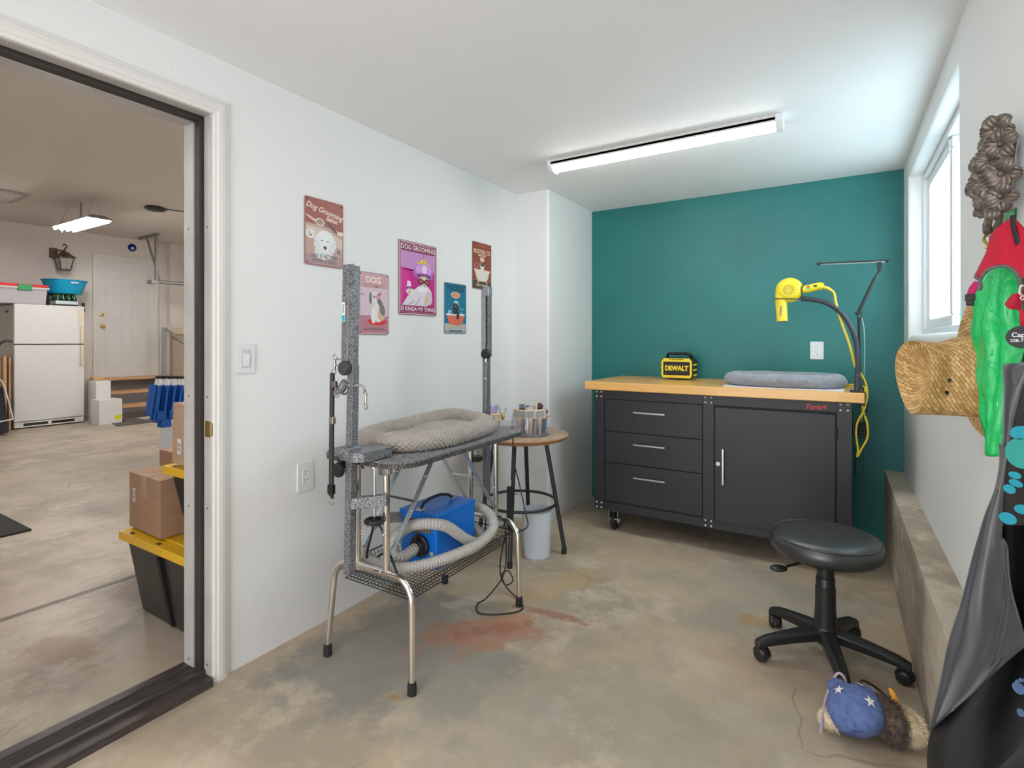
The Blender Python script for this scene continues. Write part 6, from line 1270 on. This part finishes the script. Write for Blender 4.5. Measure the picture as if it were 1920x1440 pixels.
# totes and boxes by the doorway
def tote(name, c, a0, b0, a1, b1, z0, z1, label, hole=1):
    t = thing(name, (c[0], c[1], z0), label, 'storage tote', 'black storage totes with yellow lids')
    b = MB(); b.frustum(c, z0, z1-.03, a0, b0, a1, b1); bo = b.build('tote_body', m_toteblk, t, bev=.012, seg=3)
    b = MB(); x = c[0]-a1*.05; 
    yf0, yf1 = c[1]-b0, c[1]-b1
    b.add([(x-.012, yf0-.010, z0+.01), (x+.012, yf0-.010, z0+.01), (x+.012, yf1-.010, z1-.06), (x-.012, yf1-.010, z1-.06), (x-.012, yf0+.004, z0+.01), (x+.012, yf0+.004, z0+.01), (x+.012, yf1+.004, z1-.06), (x-.012, yf1+.004, z1-.06)], [(0, 1, 2, 3), (0, 3, 7, 4), (1, 5, 6, 2), (3, 2, 6, 7), (4, 5, 1, 0)])
    b.build('rib', m_dark, t)
    b = MB(); b.box(c[0]-a1-.022, c[1]-b1-.022, z1-.035, c[0]+a1+.022, c[1]+b1+.022, z1); b.m = 1
    for dx in (-.85, -.1, .7): b.box(c[0]+a1*dx, c[1]-b1-.010, z1-.002, c[0]+a1*dx+.03, c[1]-b1+.006, z1+.0008)
    b.m = 0; b.box(c[0]-a1*.55, c[1]-b1+.035, z1, c[0]+a1*.85, c[1]+b1-.03, z1+.006)
    b.build('tote_lid', [m_toteyel, m_dark], t, bev=.006, seg=3)
tote('storage_tote', (-2.395, 1.345), .295, .190, .310, .245, 0, .375, 'large black storage tote with a yellow lid on the garage floor just past the doorway')
tote('storage_tote', (-2.250, 1.39), .115, .20, .185, .235, .384, .690, 'smaller black storage tote with a yellow lid stacked on the larger one', 0)
def carton(c, d, rz, label, name='cardboard_box', ry=0, m=None, tape=True, lab=None):
    t = thing(name, (c[0], c[1], c[2]), label, 'box', 'cardboard boxes by the doorway')
    b = MB(); b.M = Matrix.Translation(c) @ Matrix.Rotation(ry, 4, 'Y') @ Matrix.Rotation(rz, 4, 'Z'); M = b.M.copy(); b.box(-d[0]/2, -d[1]/2, 0, d[0]/2, d[1]/2, d[2]-.004); b.box(-d[0]/2, -d[1]/2-.001, d[2]-.004, -.001, d[1]/2+.001, d[2]); b.box(.001, -d[1]/2-.001, d[2]-.004, d[0]/2, d[1]/2+.001, d[2]); b.build('box_body', m or m_card, t, bev=.002)
    if tape:
        b = MB(); b.M = M; b.box(-.028, -d[1]/2-.0016, d[2]*.62, .028, -d[1]/2-.0002, d[2]); b.box(-.028, -d[1]/2, d[2], .028, d[1]/2, d[2]+.0012); b.build('packing_tape', m_tape, t)
    if lab:
        b = MB(); b.M = M; x, z, w_, h_ = lab; b.box(x-w_/2, -d[1]/2-.002, z-h_/2, x+w_/2, -d[1]/2-.0004, z+h_/2); b.m = 1
        for k in range(7): b.box(x-w_*.1, -d[1]/2-.0024, z-h_*.4+k*h_*.1, x+w_*.32, -d[1]/2-.0019, z-h_*.4+k*h_*.1+h_*(.03+.03*(k % 3)))
        b.box(x-w_*.35, -d[1]/2-.0024, z-h_*.4, x-w_*.28, -d[1]/2-.0019, z+h_*.3); b.build('shipping_label', [m_label, m_print], t)
    return M
carton((-2.578, 1.268, .384), (.305, .30, .245), math.radians(-2), 'square cardboard box with clear tape resting on the yellow lid of the large tote', lab=(-.10, .15, .022, .06))
M = carton((-2.275, 1.297, .6985), (.29, .29, .255), math.radians(0), 'tall ribbed cardboard box leaning slightly on the smaller tote', ry=math.radians(2.5), m=m_cardlt, tape=False, lab=(-.086, .075, .026, .064))
M = carton((-3.00, 1.62, 0), (.40, .32, .62), 0, 'plain cardboard carton standing on the floor behind the tall ribbed box', lab=None)
# blue ribbed panels hung in a bundle above a white bin
t = thing('blue_panel_bundle', (-4.2, 2.0, .60), 'bundle of ribbed royal blue plastic panels hanging from white tabs in the garage', 'plastic panels')
def G(px, py, X):
    u = (px-960)/989.5; v = -(py-640)/989.5; d = Vector((-_s+_c*u, _c+_s*u, v)); k = X/d.x; return Vector((X, d.y*k, 1.22+d.z*k))
m_bl = mat('royal_blue_plastic', (.0, .09, .40), .45); m_bl2 = mat('royal_blue_plastic', (.0, .09, .40), .45)
for k in range(9):
    f = k/8; x0 = 293+f*55; xb = 284+f*56; X = -4.25+.08*(k % 2); yb = 775+(26 if 2 <= k <= 4 else (12 if k < 7 else -10))
    a_, c_ = G(x0, 722, X), G(xb, yb, X); b = MB(); b.bar(a_, c_, .018, .026, (1, 0, 0)); b.bar(a_+Vector((-.05, 0, 0)), c_+Vector((-.05, 0, .03)), .026, .05, (1, 0, 0))
    b.build('ribbed_panel', m_bl, t, bev=.003)
    a_, c_ = G(x0+2, 710, X), G(x0, 724, X); b = MB(); b.bar(a_, c_, .02, .02, (1, 0, 0)); b.build('white_tab', m_label, t)
    b = MB(); b.cbox(G(x0+3, 708, X), (.02, .022, .022)); b.build('black_clip', m_dark, t)
b = MB(); b.cyl(G(288, 706, -4.27), G(372, 714, -4.27), .008, n=8); b.build('hanging_rod', m_steel, t)
for (x0, y0, x1, y1) in ((296, 772, 312, 786), (318, 770, 340, 784), (303, 788, 322, 800)):
    b = MB(); a_, c_ = G(x0, y0, -4.14), G(x1, y1, -4.14); b.box(-4.16, a_.y, c_.z, -4.14, c_.y, a_.z); b.build('cross_rib', m_bl, t, bev=.003)
b = MB(); b.box(-4.60, 2.095, 0, -4.02, 2.65, .60); tag(b.build('white_bin', mat('translucent_white', (.66, .68, .74), .5), bev=.02), 'tall white plastic bin standing below the blue ribbed panels', 'bin')
